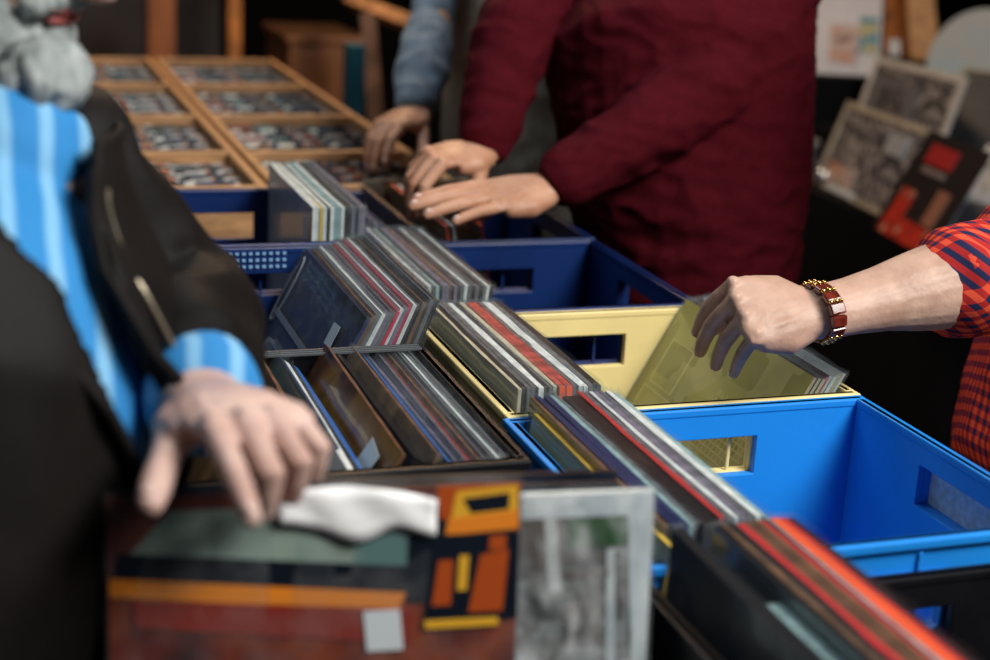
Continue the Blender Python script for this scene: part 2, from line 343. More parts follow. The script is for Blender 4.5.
# slotted dark blue crate, left row
s=stack('in the slotted dark blue crate','record sleeves in the slotted dark blue crate',.386,.462,1.500,FLL,
 ['navy','brown','grey','white','lilac','grey','crimson','white','lilac','crimson','white','black','brown','black','grey','black'],28,20,[.0045]*6+[.004]*10)
sticker(s[0],.060,.272,.026,.026,rot=-5); 
mb=MB(); mb.box((-.0004,.0,-.004),(0,.26,.004),M=Matrix.Translation((-.0045,.035,.232))@Matrix.Rotation(R(0),4,'X')); o=mb.build('printed_band',mat('grey_print',(.2,.23,.27),.4),s[0]); o['label']='narrow grey printed band'
mb=MB(); mb.tube([(-.0046,.29+.012*math.cos(a),.262+.045*math.sin(a)) for a in [k*math.pi/8 for k in range(17)]],[.0012]*17,cap=False); o=mb.build('printed_ring',MATS['grey_print'],s[0])
# black crate, left row: worn records
G5='worn record sleeves in the black crate'
NS=[(.262,'brown',A_BRN,34,.004,1.150,-.006),(.283,'white',None,33,.010,1.150,-.012),(.298,'blue',None,33,.006,1.150,-.020),(.312,'grey',A_DARK,33,.004,1.150,-.036),
 (.330,'brown',A_OCH,31,.004,1.152,.0),(.342,'black',A_DARK,31,.011,1.152,-.006),(.362,'brown',A_BRN,30,.004,1.152,-.004),
 (.372,'blue',None,29,.004,1.152,-.012),(.380,'lilac',None,28,.004,1.154,-.014),(.387,'grey',None,27,.004,1.152,-.012),(.393,'red',None,26,.004,1.152,-.016),(.399,'brown',None,26,.004,1.153,-.012),
 (.405,'grey',None,25,.004,1.152,-.012),(.411,'grey',None,25,.004,1.152,-.010),(.417,'white',None,24,.004,1.152,-.012),(.423,'grey',None,24,.004,1.152,-.010)]
s=[]
for i,(x,e,c,ln,th,yn,dz) in enumerate(NS):
    s.append(record((x-LP*math.sin(R(ln)),yn+random.uniform(0,.004),1.032-LP*math.cos(R(ln))+dz),f'{e}-edged worn sleeve, {ORD[i]} from the left of the main group in the black crate',th,e,c,ln,random.uniform(-.6,.6),0,G5,i>5 or i in(1,3),seed=i))
for i in(4,6): sticker(s[i],.048,.283,.036,.034,rot=8)
record((.068+.03,1.20,FLL),'dark teal record sleeve leaning at the left end of the black crate',.004,'navy',art('teal_cover',[C(.004,.03,.035),C(.006,.05,.055)],6,'cloud'),36,0,0,None,seed=2)
tr=[o for o in COL.objects if o.get('label','').startswith('dark teal record')][0]
mb=MB()
for A,B in(((.10,.225),(.16,.232)),((.10,.262),(.16,.269)),((.10,.225),(.108,.269)),((.152,.225),(.16,.269))): mb.box((-.0004,A[0],A[1]),(0,B[0],B[1]),M=Matrix.Translation((-.004,0,0)))
mb.build('printed_letter',mat('pale_print',(.45,.5,.5),.4),tr)['label']='pale square outline printed on the cover'
# dark blue crate behind the yellow one
stack('in the dark blue crate behind yellow','record sleeves in the dark blue crate behind the yellow one',.503,.588,1.683,FL+.008,
 ['grey','white','grey','pale teal','black','lilac','lilac','brown','lilac','black','grey','white','grey','black','grey','black','grey','white','black'],-.5,7)
# crate under the maroon hands
for i,(x,e) in enumerate(((.690,'orange'),(.700,'white'),(.744,'orange'),(.640,'brown'))):
    record((x,2.05,FL),['orange-edged record under the palm of the maroon sleeve, left one of a pair','white-edged record under the palm, right one of a pair','orange-edged record standing apart below the maroon cuff','brown record sleeve below the fingertips of the maroon sleeve'][i],.004,e,A_BRN,-9,0,0,'records under the hands of the person in maroon',seed=i)
record((.60,2.385,FL),'brown record sleeve facing front at the back of the crate under the hands',.004,'brown',A_BRN,0,-90,0,None,seed=3,W=.2)
stack('in the crate under maroon sleeves','record sleeves left of the maroon hands',.507,.545,2.06,FL,['grey','navy','black','navy','lilac','navy'],0,1.5)
# yellow crate left stack
s=stack('of the left stack in the yellow crate','record sleeves in the left stack of the yellow crate',.497,.582,1.322,FL,
 ['cream','black','grey','grey','white','black','grey','cream','orange','orange','grey','white','white','grey','black','black'],1.5,-5,[.0035,.0035,.0045,.0045,.0055,.004,.0035,.004,.0065,.0065,.004,.004,.0045,.004,.0035,.0035])
for r_ in s:
    if r_.data.materials[1]==E_ORANGE: r_.data=r_.data.copy(); r_.data.materials[1]=mat('rose_red_edge',(.45,.07,.06),.3,coat=.6,noise_amt=.4,nscale=60)
# yellow crate right stack held by the left hand
PE=['cream','cream','cream','red','white','white','cream','cream','white']
s=stack('held by the braceleted hand','record sleeves held by the hand with the bracelet',.836,.871,1.325,FL+.030,PE,29,28,[.0036]*9)
for r_ in s[1:5]: r_.data=r_.data.copy(); r_.data.materials[0]=art('dark_brown_cover',[C(.03,.012,.01),C(.06,.025,.02)],5,'cloud')
s[0].data=s[0].data.copy(); s[0].data.materials[0]=A_YEL
s[0]['label']='yellow-green printed record cover in front of the fingers with the bracelet'
mb=MB()
fr=[(.17,.20,.285,.18,.262),]
def outline(mb,y0,z0,y1,z1,w=.0012):
    for A in(((y0,z0),(y1,z0+w)),((y0,z1-w),(y1,z1)),((y0,z0),(y0+w,z1)),((y1-w,z0),(y1,z1))): mb.box((-.0004,A[0][0],A[0][1]),(0,A[1][0],A[1][1]),M=Matrix.Translation((-.0042,0,0)))
outline(mb,.225,.205,.285,.265); outline(mb,.15,.15,.29,.198); 
for k in range(9): mb.box((-.0004,.03,.175+k*.008),(0,.14,.1762+k*.008),M=Matrix.Translation((-.0042,0,0)))
for k in range(12): mb.box((-.0004,.035+k*.009,.175),(0,.0362+k*.009,.245),M=Matrix.Translation((-.0042,0,0)))
mb.build('printed_lines',mat('pale_yellow_print',(.6,.54,.25),.4),s[0])['label']='pale yellow printed boxes and grid lines'
# light blue crate stack
FE=['brown','navy','navy','pale teal','grey','black','red','grey','white','lilac','grey','white','pale teal']
s=stack('in the light blue crate','record sleeves in the light blue crate',.500,.588,.980,FL,FE,1,-1,[.004,.005,.006,.004,.004,.016,.004,.004,.004,.005,.004,.005,.004],yj=.01)
# yellow cover leaning against the outside of the light blue crate
r=record((.4425,.957,TT+.004),'yellow cover with a red and a dark leaf shape, propped against the light blue crate',.0045,'yellow',art('pepper_cover',[C(.5,.42,.12),C(.42,.40,.2)],9,'cloud'),9.5,0,0,None,seed=1)
def leaf(rec,y,z,w,h,ang,mt,lab):
    mb=MB(); n=14; vs=[];f=[]
    for k in range(n):
        a=2*math.pi*k/n; p=V((0,w*math.sin(a)*(.6+.4*math.cos(a)),h*math.cos(a))); p=Matrix.Rotation(R(ang),3,'X')@p
        vs.append((-.0048,y+p.y,z+p.z))
    vs2=[(v[0]+.0006,v[1],v[2]) for v in vs]; f=[tuple(range(n)),tuple(range(2*n-1,n-1,-1))]+[(k,k+n,(k+1)%n+n,(k+1)%n) for k in range(n)]
    mb.add(vs+vs2,f); o=mb.build('printed_leaf',mt,rec); o['label']=lab
leaf(r,.20,.265,.016,.04,35,mat('print_red',(.5,.07,.03),.4),'red leaf shape'); leaf(r,.15,.285,.007,.022,-10,mat('print_black',(.02,.02,.02),.4),'dark leaf shape')
# near right black crate: red and orange records and dark ones
s=stack('in the nearest right black crate','blurred record sleeves in the nearest right black crate',.4815,.582,.622,TT+.026,
 ['black','black','black','black','brown','black','red','brown','brown','red','pale teal','orange','red','black'],0,0,[.006,.004,.022,.005,.004,.006,.007,.006,.006,.004,.003,.008,.005,.004],yj=.003)
bx=s[2]; bx.data=record_mesh(.022,E_TEAL,A_WHT,.304,.205,1).copy(); bx['label']='thick pale teal box among dark sleeves in the nearest right black crate'
for c_ in list(bx.children): bpy.data.objects.remove(c_)
# ------------------------------------------------------------------ tilted pile being browsed
def frame_at(top_right,e1,e2,W,H):
    """matrix whose local y runs along width (left to right), z up along sleeve, x = normal away from viewer"""
    e1=V(e1).normalized(); e2=V(e2); e2=(e2-e1*e2.dot(e1)).normalized()   # e2 = down direction
    n=(-e2).cross(e1).normalized()      # placeholder
    X=e1.cross(-e2).normalized()
    org=V(top_right)-e1*W+e2*H
    M=Matrix.Identity(4)
    for i in range(3): M[i][0]=X[i]; M[i][1]=e1[i]; M[i][2]=-e2[i]; M[i][3]=org[i]
    return M
W_=mat('white_print',(.6,.64,.66),.35,coat=.6); G_=mat('dark_green_print',(.02,.09,.02),.4,coat=.5)
TR=Zp(652,488,1.100); e1=(.993,-.109,0); e2=(-.01,-.10,-.99)
MA=frame_at(TR,e1,e2,LP,LP)
ra=record((0,0,0),'grey cover with white border and green patch, in wrinkled clear plastic',.006,'white',art('grey_text_cover',[C(.08,.08,.08),C(.2,.19,.18),C(.3,.3,.29),C(.13,.11,.1),C(.34,.36,.36)],30,'vor',stretch=(1,1.2,2.2)),mtx=MA,plastic=True,seed=1)
KX=.315/435.
def panel(rec,items,name,xl,th=.006,label=None,sl=-.10,H=LP):
    """flat printed areas given in print millimetres-by-scale; polygons extruded onto the cover"""
    mats=[];mb=MB(); off=th+.0013
    for mt,poly in items:
        if mt not in mats: mats.append(mt)
        off+=.00008
        P=[((x-sl*(y-488)-xl)*KX,H-(y-488)*KX) for x,y in poly]
        P=[(min(max(a,0.0005),H-.0005),min(max(b,0.001),H-.0005)) for a,b in P]
        n=len(P); vs=[(off,a,b) for a,b in P]+[(off-.0012,a,b) for a,b in P]
        mb.add(vs,[tuple(range(n)),tuple(range(2*n-1,n-1,-1))]+[(k,k+n,(k+1)%n+n,(k+1)%n) for k in range(n)],mats.index(mt))
    o=mb.build(name,mats,rec)
    if label:o['label']=label
    return o
def rc(x0,y0,x1,y1): return [(x0,y0),(x1,y0),(x1,y1),(x0,y1)]
W_=mat('white_print',(.5,.55,.58),.35,coat=.6); G_=mat('dark_green_print',(.015,.07,.015),.4,coat=.5); LG=mat('pale_streak',(.5,.52,.52),.3,coat=.6); BR_=mat('brown_grey_print',(.12,.1,.09),.4,coat=.4)
panel(ra,[(W_,rc(217,488,652,511)),(W_,[(624,505),(652,505),(652,900),(618,900)]),(BR_,rc(505,511,560,560)),(G_,rc(563,513,622,541)),(LG,rc(540,508,552,585)),(W_,[(600,545),(608,545),(600,700),(590,700)]),
 (BR_,rc(556,548,598,556)),(BR_,rc(556,564,600,572)),(BR_,rc(554,600,590,640))],'printed_border',217,label='white border and green patch')
TB=TR-V(e1)*(141*KX)+V((0,-.015,.016))
MBm=frame_at(TB,e1,e2,.27,.27)
rb=record((0,0,0),'orange, black and grey-green printed cover under the pointing finger',.005,'black',art('dark_red_art',[C(.03,.004,.003),C(.13,.012,.005),C(.25,.04,.008),C(.09,.008,.004)],12,'cloud'),mtx=MBm,plastic=True,seed=2,H=.27,W=.27)
P_O=mat('orange_print',(.8,.24,.02),.4,coat=.5); P_BK=mat('black_print',(.006,.010,.018),.3,coat=.5); P_GR=art('grey_green_print',[C(.16,.22,.18),C(.3,.38,.33),C(.2,.28,.23)],14,'cloud')
P_OD=mat('burnt_orange_print',(.42,.07,.01),.4,coat=.5); P_Y=mat('gold_print',(.75,.4,.03),.4,coat=.5); P_W=mat('label_white',(.6,.66,.7),.4); P_R=mat('deep_red_print',(.25,.02,.01),.4,coat=.5); P_TL=mat('teal_grey_print',(.1,.2,.19),.4)
panel(rb,[(P_GR,[(190,503),(440,503),(430,585),(135,560)]),(P_TL,[(360,520),(420,520),(415,583),(345,575)]),(P_BK,[(142,540),(420,566),(420,592),(135,566)]),(P_O,[(132,563),(395,590),(385,608),(130,580)]),
 (P_R,[(150,584),(400,606),(395,640),(150,610)]),(P_BK,[(405,500),(440,500),(430,600),(395,600)]),(P_OD,rc(432,488,512,520)),(P_Y,[(450,494),(508,490),(506,528),(440,530)]),(P_BK,[(455,501),(500,497),(498,513),(462,516)]),(P_O,[(440,520),(512,514),(512,532),(436,536)]),
 (P_BK,[(425,535),(510,535),(500,620),(410,620)]),(P_OD,[(428,560),(442,560),(436,604),(418,604)]),(P_OD,[(468,556),(495,552),(485,612),(452,612)]),(P_Y,[(448,556),(457,556),(452,590),(443,590)]),(P_OD,[(478,538),(494,538),(492,552),(476,552)]),
 (P_W,rc(354,606,388,645)),(P_Y,rc(410,618,480,626)),(P_OD,rc(512,490,516,620))],'printed_picture',139,th=.005,H=.27,label='grey-green, black, orange and red printed areas')
# wrinkled loose plastic over the join of the two covers
mb=MB(); n=44; vs=[];fs=[]
for i in range(n+1):
    for j in range(n+1):
        u=i/n; v=j/n; y=.205+.105*u; z=.13+.185*v
        h=.014+.007*noise.noise(V((u*6,v*6,1)))+.002*math.sin(u*14+v*3)+.0025*noise.noise(V((u*14,v*13,3)))
        vs.append((h,y,z))
for i in range(n):
    for j in range(n): fs.append((i*(n+1)+j,(i+1)*(n+1)+j,(i+1)*(n+1)+j+1,i*(n+1)+j+1))
mb.add(vs,fs); o=mb.build('wrinkled_plastic',clear('glossy_wrinkled_film',.16,.05),ra,smooth=True); o['label']='loose wrinkled clear plastic'
# torn white paper lying on the top cover
pm=mat('white_paper',(.93,.94,.95),.45,bump=.3,bscale=40)
mb=MB(); n=22; vs=[];fs=[]
for k in range(n):
    f=k/(n-1); y=.107+.105*f; zt=.2705+.004*math.sin(3*f)-.010*f*f; zb=.247-.011*math.sin(2.6*f)+.004*math.sin(11*f)
    for j in range(5):
        a=j/4; vs.append((.0085+.0012*math.sin(k*.7+j*1.3),y,zb+(zt-zb)*a))
for k in range(n-1):
    for j in range(4): fs.append((k*5+j,(k+1)*5+j,(k+1)*5+j+1,k*5+j+1))
mb.add(vs,fs); o=mb.build('paper_scrap',pm,smooth=True); o.matrix_world=MBm@Matrix.Translation((.001,0,0)); so=o.modifiers.new('t','SOLIDIFY'); so.thickness=.0006
tag(o,'crumpled white paper scrap lying along the top edge of the orange and black cover','paper')
# further records of the pile below
for k in range(5):
    M_=Matrix.Translation(V((-.006*(k%3)-.002,.0095*(k+1),-.012*(k%2)-.004)))@MA
    record((0,0,0),f'dark-edged record facing the camera, {ORD[k]} behind the grey white-bordered cover','x' and .006,['black','grey','black','navy','black'][k],None,mtx=M_,plastic=False,group='records behind the grey white-bordered cover',seed=k)
# ------------------------------------------------------------------ wooden racks behind
TOPC=[art('rack_tops_%d'%i,c,60,'vor',.4,.2,(1,1,.6)) for i,c in enumerate([[tuple(min(.8,x*1.5) for x in q) for q in p] for p in (
 [C(.04,.04,.05),C(.4,.38,.36),C(.01,.01,.012),C(.3,.08,.05),C(.6,.56,.5),C(.02,.02,.03)],
 [C(.02,.02,.03),C(.03,.05,.1),C(.4,.2,.09),C(.015,.015,.015),C(.55,.52,.46)],
 [C(.02,.015,.015),C(.1,.09,.08),C(.45,.4,.35),C(.02,.02,.02),C(.2,.03,.02),C(.05,.12,.12)],
 [C(.01,.01,.01),C(.05,.06,.05),C(.02,.03,.05),C(.3,.18,.1),C(.015,.012,.012)])])]
ROWY=[2.45,2.775,3.21,3.70,4.20]; RB=.715
for ci,(xa,xb) in enumerate(((.02,.452),(.462,.79))):
    rk=empty('record_rack',((xa+xb)/2,3.3,0)); tag(rk,['wooden browsing rack on the left, partly hidden by the bearded person','wooden browsing rack on the right, whose near end the reaching hand touches'][ci],'rack','wooden record racks')
    mb=MB()
    for x in(xa,xb-.016): mb.box((x,2.44,RB),(x+.016,4.22,1.0),M=Matrix.Translation(-rk.location))
    mb.build('side_board',wood,rk,bevel=.002)
    for y in ROWY:
        mb=MB(); mb.box((xa+.016,y-.008,RB),(xb-.016,y+.012,1.0),M=Matrix.Translation(-rk.location)); mb.build('divider',wood,rk,bevel=.002)
    mb=MB(); mb.box((xa,2.44,RB-.012),(xb,4.22,RB),M=Matrix.Translation(-rk.location)); mb.build('shelf_board',wood,rk)
    for x in(xa+.03,xb-.03):
        for y in(2.5,4.15): mb=MB(); mb.box((x-.025,y-.025,0),(x+.025,y+.025,RB-.012),M=Matrix.Translation(-rk.location)); mb.build('leg',wood_dark,rk)
    for ri in range(4):
        y0,y1=ROWY[ri]+.02,ROWY[ri+1]-.03; n=[13,17,17,15][ri]; side='left' if ci==0 else 'right'
        g=f'upright records in the {ORD[ri]} compartment from the front of the {side} wooden rack'
        lean=10
        for k in range(n):
            yy=y0+(y1-.045-y0)*k/(n-1)
            M_=Matrix.Translation((xb-.018-random.uniform(0,.008),yy,RB-.006+random.uniform(0,.006)))@Matrix.Rotation(R(90+random.uniform(-.8,.8)),4,'Z')@Matrix.Rotation(R(lean+random.uniform(-2,2)),4,'Y')
            wr=min(LP,xb-xa-.045)-.002
            if ci==0: wr=.315
            r_=record((0,0,0),f'record upright among others in the {side} wooden rack, {ORD[ri]} compartment from front',.006,random.choice(['white','grey','black','black','brown','cream']),TOPC[(k*3+ri+ci)%4],mtx=M_,plastic=False,group=g,W=.30,H=.275,seed=k)
# ------------------------------------------------------------------ background furniture
def simple(name,label,cat,boxes,mt,M=None,group=None,bevel=.003):
    mb=MB()
    for a,b in boxes: mb.box(a,b,M=M)
    o=mb.build(name,mt,bevel=bevel); tag(o,label,cat,group); return o
def post(px,py0,py1,d,w,label,mt=wood_dark):
    a=D(px,py0,d); b=D(px,py1,d); mb=MB(); mb.box((a.x-w/2,a.y-w/2,0 if py1>60 else min(a.z,b.z)),(a.x+w/2,a.y+w/2,max(a.z,b.z)+.5))
    o=mb.build('wooden_post',mt,bevel=.004); tag(o,label,'post'); return o
p=D(160,20,5.6); simple('wooden_post','brown wooden post rising behind the middle of the record racks','post',[((p.x-.05,p.y-.05,0),(p.x+.05,p.y+.05,p.z+.12))],wood_dark)
p=D(234,20,5.9); simple('wooden_post','thin orange wooden post right of the wider brown one','post',[((p.x-.025,p.y-.025,0),(p.x+.025,p.y+.025,2.6))],mat('orange_wood',(.55,.2,.04),.5,noise_amt=.3,nscale=12))  # orange is the colour of the wood itself
# dark panels behind the rack
p0=D(95,55,6.2);p1=D(235,55,6.2)
simple('dark_board','dark brown board standing behind the racks between the two posts','board',[((p0.x-.6,p0.y+.2,0),(p1.x,p0.y+.24,2.6))],mat('dark_board',(.02,.014,.013),.6,noise_amt=.3,nscale=4))
# orange brown cabinet and side table right of the rack
p=D(318,60,5.2); cb=empty('wooden_cabinet',(p.x,p.y,0)); tag(cb,'orange-brown wooden cabinet standing behind the right end of the racks','cabinet')
mb=MB(); mb.box((-.14,-.2,0),(.10,.2,p.z+.08)); mb.build('cabinet_body',wood_dark,cb,bevel=.004)
mb=MB(); mb.box((-.155,-.215,p.z+.08),(.115,.215,p.z+.105)); mb.build('cabinet_top',wood_dark,cb,bevel=.004)
mb=MB(); mb.box((-.12,-.206,.1),(-.022,-.2,p.z+.05)); mb.box((-.018,-.206,.1),(.08,-.2,p.z+.05)); mb.build('door',wood_dark,cb,bevel=.003)
simple('wooden_bench','low orange-brown wooden bench beside the right end of the racks','bench',[((.83,3.35,.56),(1.05,4.05,.62)),((.85,3.4,0),(.9,4.0,.56)),((.98,3.4,0),(1.03,4.0,.56))],wood_dark)
# sloping trestle table with leg, upper middle
tr=empty('trestle_table',tuple(D(380,60,4.3))[:2]+(0,)); tag(tr,'pale wooden trestle table with sloping leg behind the person in grey','table')
a=D(350,0,4.6);b=D(455,42,4.3); mb=MB(); mb.tube([a,b],[(.03,.03)]*2,N=4,M=None) if False else mb.tube([a-tr.location,b-tr.location],[.028,.028],N=4,cap=False); mb.build('rail',mat('tan_wood',(.42,.2,.08),.5,noise_amt=.3,nscale=12),tr)
a=D(368,15,4.5);b=D(376,100,4.4); b2=b+(b-a)*3.0; b2.z=0; mb=MB(); mb.tube([a-tr.location,b2-tr.location],[.024,.024],N=4,cap=False); mb.build('leg',mat('grey_wood',(.16,.09,.06),.5,noise_amt=.3,nscale=12),tr)
a=D(300,-40,4.7);b=D(440,-30,4.5); mb=MB(); mb.box((0,0,0),(.6,.5,.02),M=Matrix.Translation(V((a.x,a.y,1.54))-tr.location)); mb.build('tabletop',MATS['tan_wood'],tr)
p=D(352,80,4.2); simple('blue_bottle_crate','narrow teal blue box standing right of the orange-brown cabinet','box',[((p.x-.02,p.y-.03,.62),(p.x+.03,p.y+.03,p.z+.10))],mat('teal_paint',(.01,.12,.17),.5))
p=D(345,18,4.6)
# ------------------------------------------------------------------ right display of framed covers
dt=empty('display_table',(2.5,3.3,0)); tag(dt,'black draped display table at the right carrying covers for sale','table')
blk=mat('black_cloth',(.004,.004,.005),.9,spec=.1,bump=.3,bscale=30)
pts=[Zp(785,180,.68),Zp(990,262,.68)]
dv=(pts[1]-pts[0]).normalized(); nv=V((0,0,1)).cross(dv); nv=nv if nv.x>0 else -nv
pA=pts[0]-dv*1.4; pB=pts[1]+dv*.5
mb=MB(); M_=Matrix.Identity(4)
for i in range(3): M_[i][0]=dv[i];M_[i][1]=nv[i];M_[i][2]=(0,0,1)[i]
M_=Matrix.Translation(V((pA.x,pA.y,0))-dt.location)@M_
Ld=(pB-pA).length
mb.box((0,0,.655),(Ld,1.1,.68),M=M_); mb.build('tabletop',blk,dt,bevel=.003)
mb=MB(); mb.box((0,.25,.68),(1.05,1.1,.95),M=M_); mb.box((1.05,.27,.68),(Ld,1.1,.80),M=M_); mb.build('riser',blk,dt,bevel=.004)
mb=MB(); n=60; vs=[];fs=[]
for k in range(n+1):
    for j,z in enumerate((.02,.35,.67)): vs.append(M_@V((Ld*k/n,-.004-.014*abs(math.sin(k*.9))*(1-j*.45),z)))
for k in range(n):
    for j in range(2): fs.append((k*3+j,(k+1)*3+j,(k+1)*3+j+1,k*3+j+1))
mb.add(vs,fs); mb.build('cloth_skirt',blk,dt,smooth=True)
mb=MB()
for u in(.04,Ld-.09):
    for w in(.05,1.0): mb=MB(); mb.box((u,w,0),(u+.05,w+.05,.655),M=M_); mb.build('leg',blk,dt)
simple('dark_curtain','black cloth hanging behind the display table','curtain',[((0,1.75,0),(Ld+.8,1.78,2.4))],mat('curtain_black',(.005,.0035,.003),.9,spec=.1,bump=.3,bscale=20),M=Matrix.Translation(dt.location)@M_)
def leanrec(corners_px,zb_,label,cover,border,cat='framed cover',bw=.03,th=.012,name='framed_cover',extra=None,slant=.10):
    """a board leaning back; corner pixels TL,TR,BL measured at depth d"""
    d=(zb_-1.5)/ray(*corners_px[2]).z
    tl,tr_,bl=[D(x,y,d+o) for (x,y),o in zip(corners_px,(slant,slant,0))]
    if corners_px[0][1]>20: tr_=Zp(*corners_px[1],tl.z)
    ex=(tr_-tl); w=ex.length; ex.normalize(); ez=(tl-bl); ez=ez-ex*ez.dot(ex); h=ez.length; ez.normalize(); ey=ez.cross(ex)
    M_=Matrix.Identity(4)
    for i in range(3): M_[i][0]=ex[i];M_[i][1]=ey[i];M_[i][2]=ez[i];M_[i][3]=bl[i]
    r=empty(name); r.matrix_world=M_; tag(r,label,cat)
    mb=MB()
    if border:
        for A,B in(((0,0,0),(w,th,bw)),((0,0,h-bw),(w,th,h)),((0,0,bw),(bw,th,h-bw)),((w-bw,0,bw),(w,th,h-bw))): mb.box(A,B)
        mb.build('frame',border,r,bevel=.001); mb=MB(); mb.box((bw,th*.4,bw),(w-bw,th*.8,h-bw)); mb.build('picture',cover,r)
    else: mb.box((0,0,0),(w,th,h)); mb.build('cover',cover,r)
    if extra:
        for (u0,v0,u1,v1,mt,nm) in extra:
            mb=MB(); mb.box((w*u0,th*.2-.006,h*v0),(w*u1,th*.4,h*v1)); mb.build(nm,mt,r)
    return r
BW1=art('grey_sketch_art',[C(.01,.009,.01),C(.12,.11,.11),C(.02,.018,.018),C(.38,.35,.34),C(.015,.012,.012),C(.1,.09,.09)],24,'cloud'); FRM=mat('worn_cream_frame',(.36,.31,.24),.5,noise_amt=.2,nscale=20); FRW=mat('white_frame',(.5,.47,.42),.5,noise_amt=.1)
BKA=mat('black_art',(.014,.01,.01),.4,coat=.3); RDA=art('red_figure_art',[C(.12,.008,.006),C(.6,.04,.02),C(.25,.015,.01),C(.6,.25,.15)],22,'cloud')
OWA=art('orange_white_art',[C(.45,.12,.03),C(.5,.4,.35),C(.15,.04,.02)],20,'cloud')
BLA=art('blue_grey_art',[C(.06,.07,.08),C(.2,.25,.32),C(.1,.11,.12),C(.28,.32,.35)],12,'cloud')
leanrec(((826,93),(908,122),(812,182)),.682,'grey sketch picture in a worn cream frame at the front left of the display table',BW1,FRM,extra=((.12,.1,.42,.32,OWA,'printed_patch'),(.2,.02,.5,.09,W_,'printed_caption'),(.6,.62,.8,.85,mat('silver_print',(.3,.31,.32),.4),'printed_patch')),bw=.018)
leanrec(((852,50),(936,70),(850,128)),.802,'dark grey picture in a white frame, behind the cream framed one',BW1,FRW,bw=.022,extra=((.1,.2,.6,.75,mat('mid_grey_print',(.12,.115,.12),.5),'printed_panel'),(.2,.3,.5,.65,BW1,'printed_portrait')))
leanrec(((905,120),(962,142),(872,226)),.682,'black cover with red figures standing in the middle of the display table',BKA,None,'poster',name='poster',th=.004,extra=((.2,.72,.62,.90,mat('dark_red_print',(.3,.01,.01),.5),'printed_emblem'),(.24,.63,.6,.69,mat('grey_line_print',(.16,.12,.11),.5),'printed_title'),(.12,.0,.9,.2,RDA,'printed_figure'),(.14,.2,.34,.45,RDA,'printed_figure'),(.66,.22,.82,.55,mat('brown_print',(.25,.1,.06),.5),'printed_figure')))
leanrec(((962,140),(1030,152),(940,236)),.682,'blue-grey cover with small portrait at the right end of the display table',BLA,FRW,bw=.006,extra=((.12,.05,.5,.4,mat('dark_portrait_print',(.03,.03,.04),.5),'printed_portrait'),(.04,.8,.9,.95,mat('pale_caption',(.35,.35,.36),.5),'printed_caption')))
leanrec(((966,70),(1040,78),(940,150)),.802,'plain dark grey cover leaning behind the blue-grey one',mat('dark_grey_cover',(.02,.02,.022),.45,noise_amt=.3,nscale=30),None,'record cover',name='record_cover',th=.004)
leanrec(((936,62),(974,68),(932,128)),.802,'green cover standing in front of the round white disc',art('green_art',[C(.01,.07,.04),C(.02,.12,.07),C(.25,.32,.28)],14,'cloud'),FRM,'record cover',bw=.012,name='record_cover')
leanrec(((800,-30),(872,-22),(806,72)),.952,'white poster with an orange figure, next to the maroon sweater',mat('pale_lilac_paper',(.5,.48,.5),.6,noise_amt=.1,nscale=3),None,'poster',name='poster',th=.006,extra=((.30,.12,.68,.50,OWA,'printed_figure'),(.70,.25,.95,.60,art('small_art',[C(.4,.36,.2),C(.1,.25,.3),C(.3,.1,.05)],20,'vor'),'printed_figure')))
p=D(893,20,5.0)
leanrec(((886,-30),(912,-28),(884,55)),.952,'dim orange poster with a pale spot, standing behind the white framed picture',art('amber_art',[C(.03,.01,.008),C(.35,.12,.03),C(.12,.04,.015)],9,'cloud'),None,'poster',name='poster',th=.006,extra=((.2,.0,.6,.18,W_,'printed_patch'),))
leanrec(((935,-30),(962,-30),(912,60)),.952,'brown wooden board leaning left of the round disc',wood,None,'board',name='wooden_board',th=.02)
# round disc
c=D(985,55,5.05); mb=MB(); n=40; rr=.185; c.z=.802+rr*1.05
ax=(CAM-c).normalized(); M_=ax.to_track_quat('Z','Y').to_matrix().to_4x4()
vs=[M_@V((rr*math.cos(2*math.pi*k/n),rr*1.05*math.sin(2*math.pi*k/n),z)) for z in(-.006,.006) for k in range(n)]
mb.add(vs,[tuple(range(n-1,-1,-1)),tuple(range(n,2*n))]+[(k,(k+1)%n,(k+1)%n+n,k+n) for k in range(n)])
o=mb.build('round_disc',mat('off_white_disc',(.42,.41,.38),.5,noise_amt=.06,nscale=9,col2=(.36,.42,.42))); o.location=c; tag(o,'large round off-white disc propped at the back right','disc')
o['category']='disc'
# small things at the display's left end
for k,(x,y,s_,mt,l) in enumerate(((810,163,.035,BW1,'small grey ornament at the left end of the display table'),(822,178,.03,mat('silver_ball',(.5,.5,.5),.15,metal=.8),'small shiny silver ball beside the cream framed picture'))):
    c=Zp(x,y+8,.68); mb=MB()
    if k: mb.ball((0,0,s_),s_,N=16)
    else: mb.tube([(0,0,0),(0,0,.03),(0,0,.05),(0,0,.085)],[.03,.036,.02,.026],N=16)
    o=mb.build('ornament',mt,smooth=True); o.location=c; tag(o,l,'ornament')
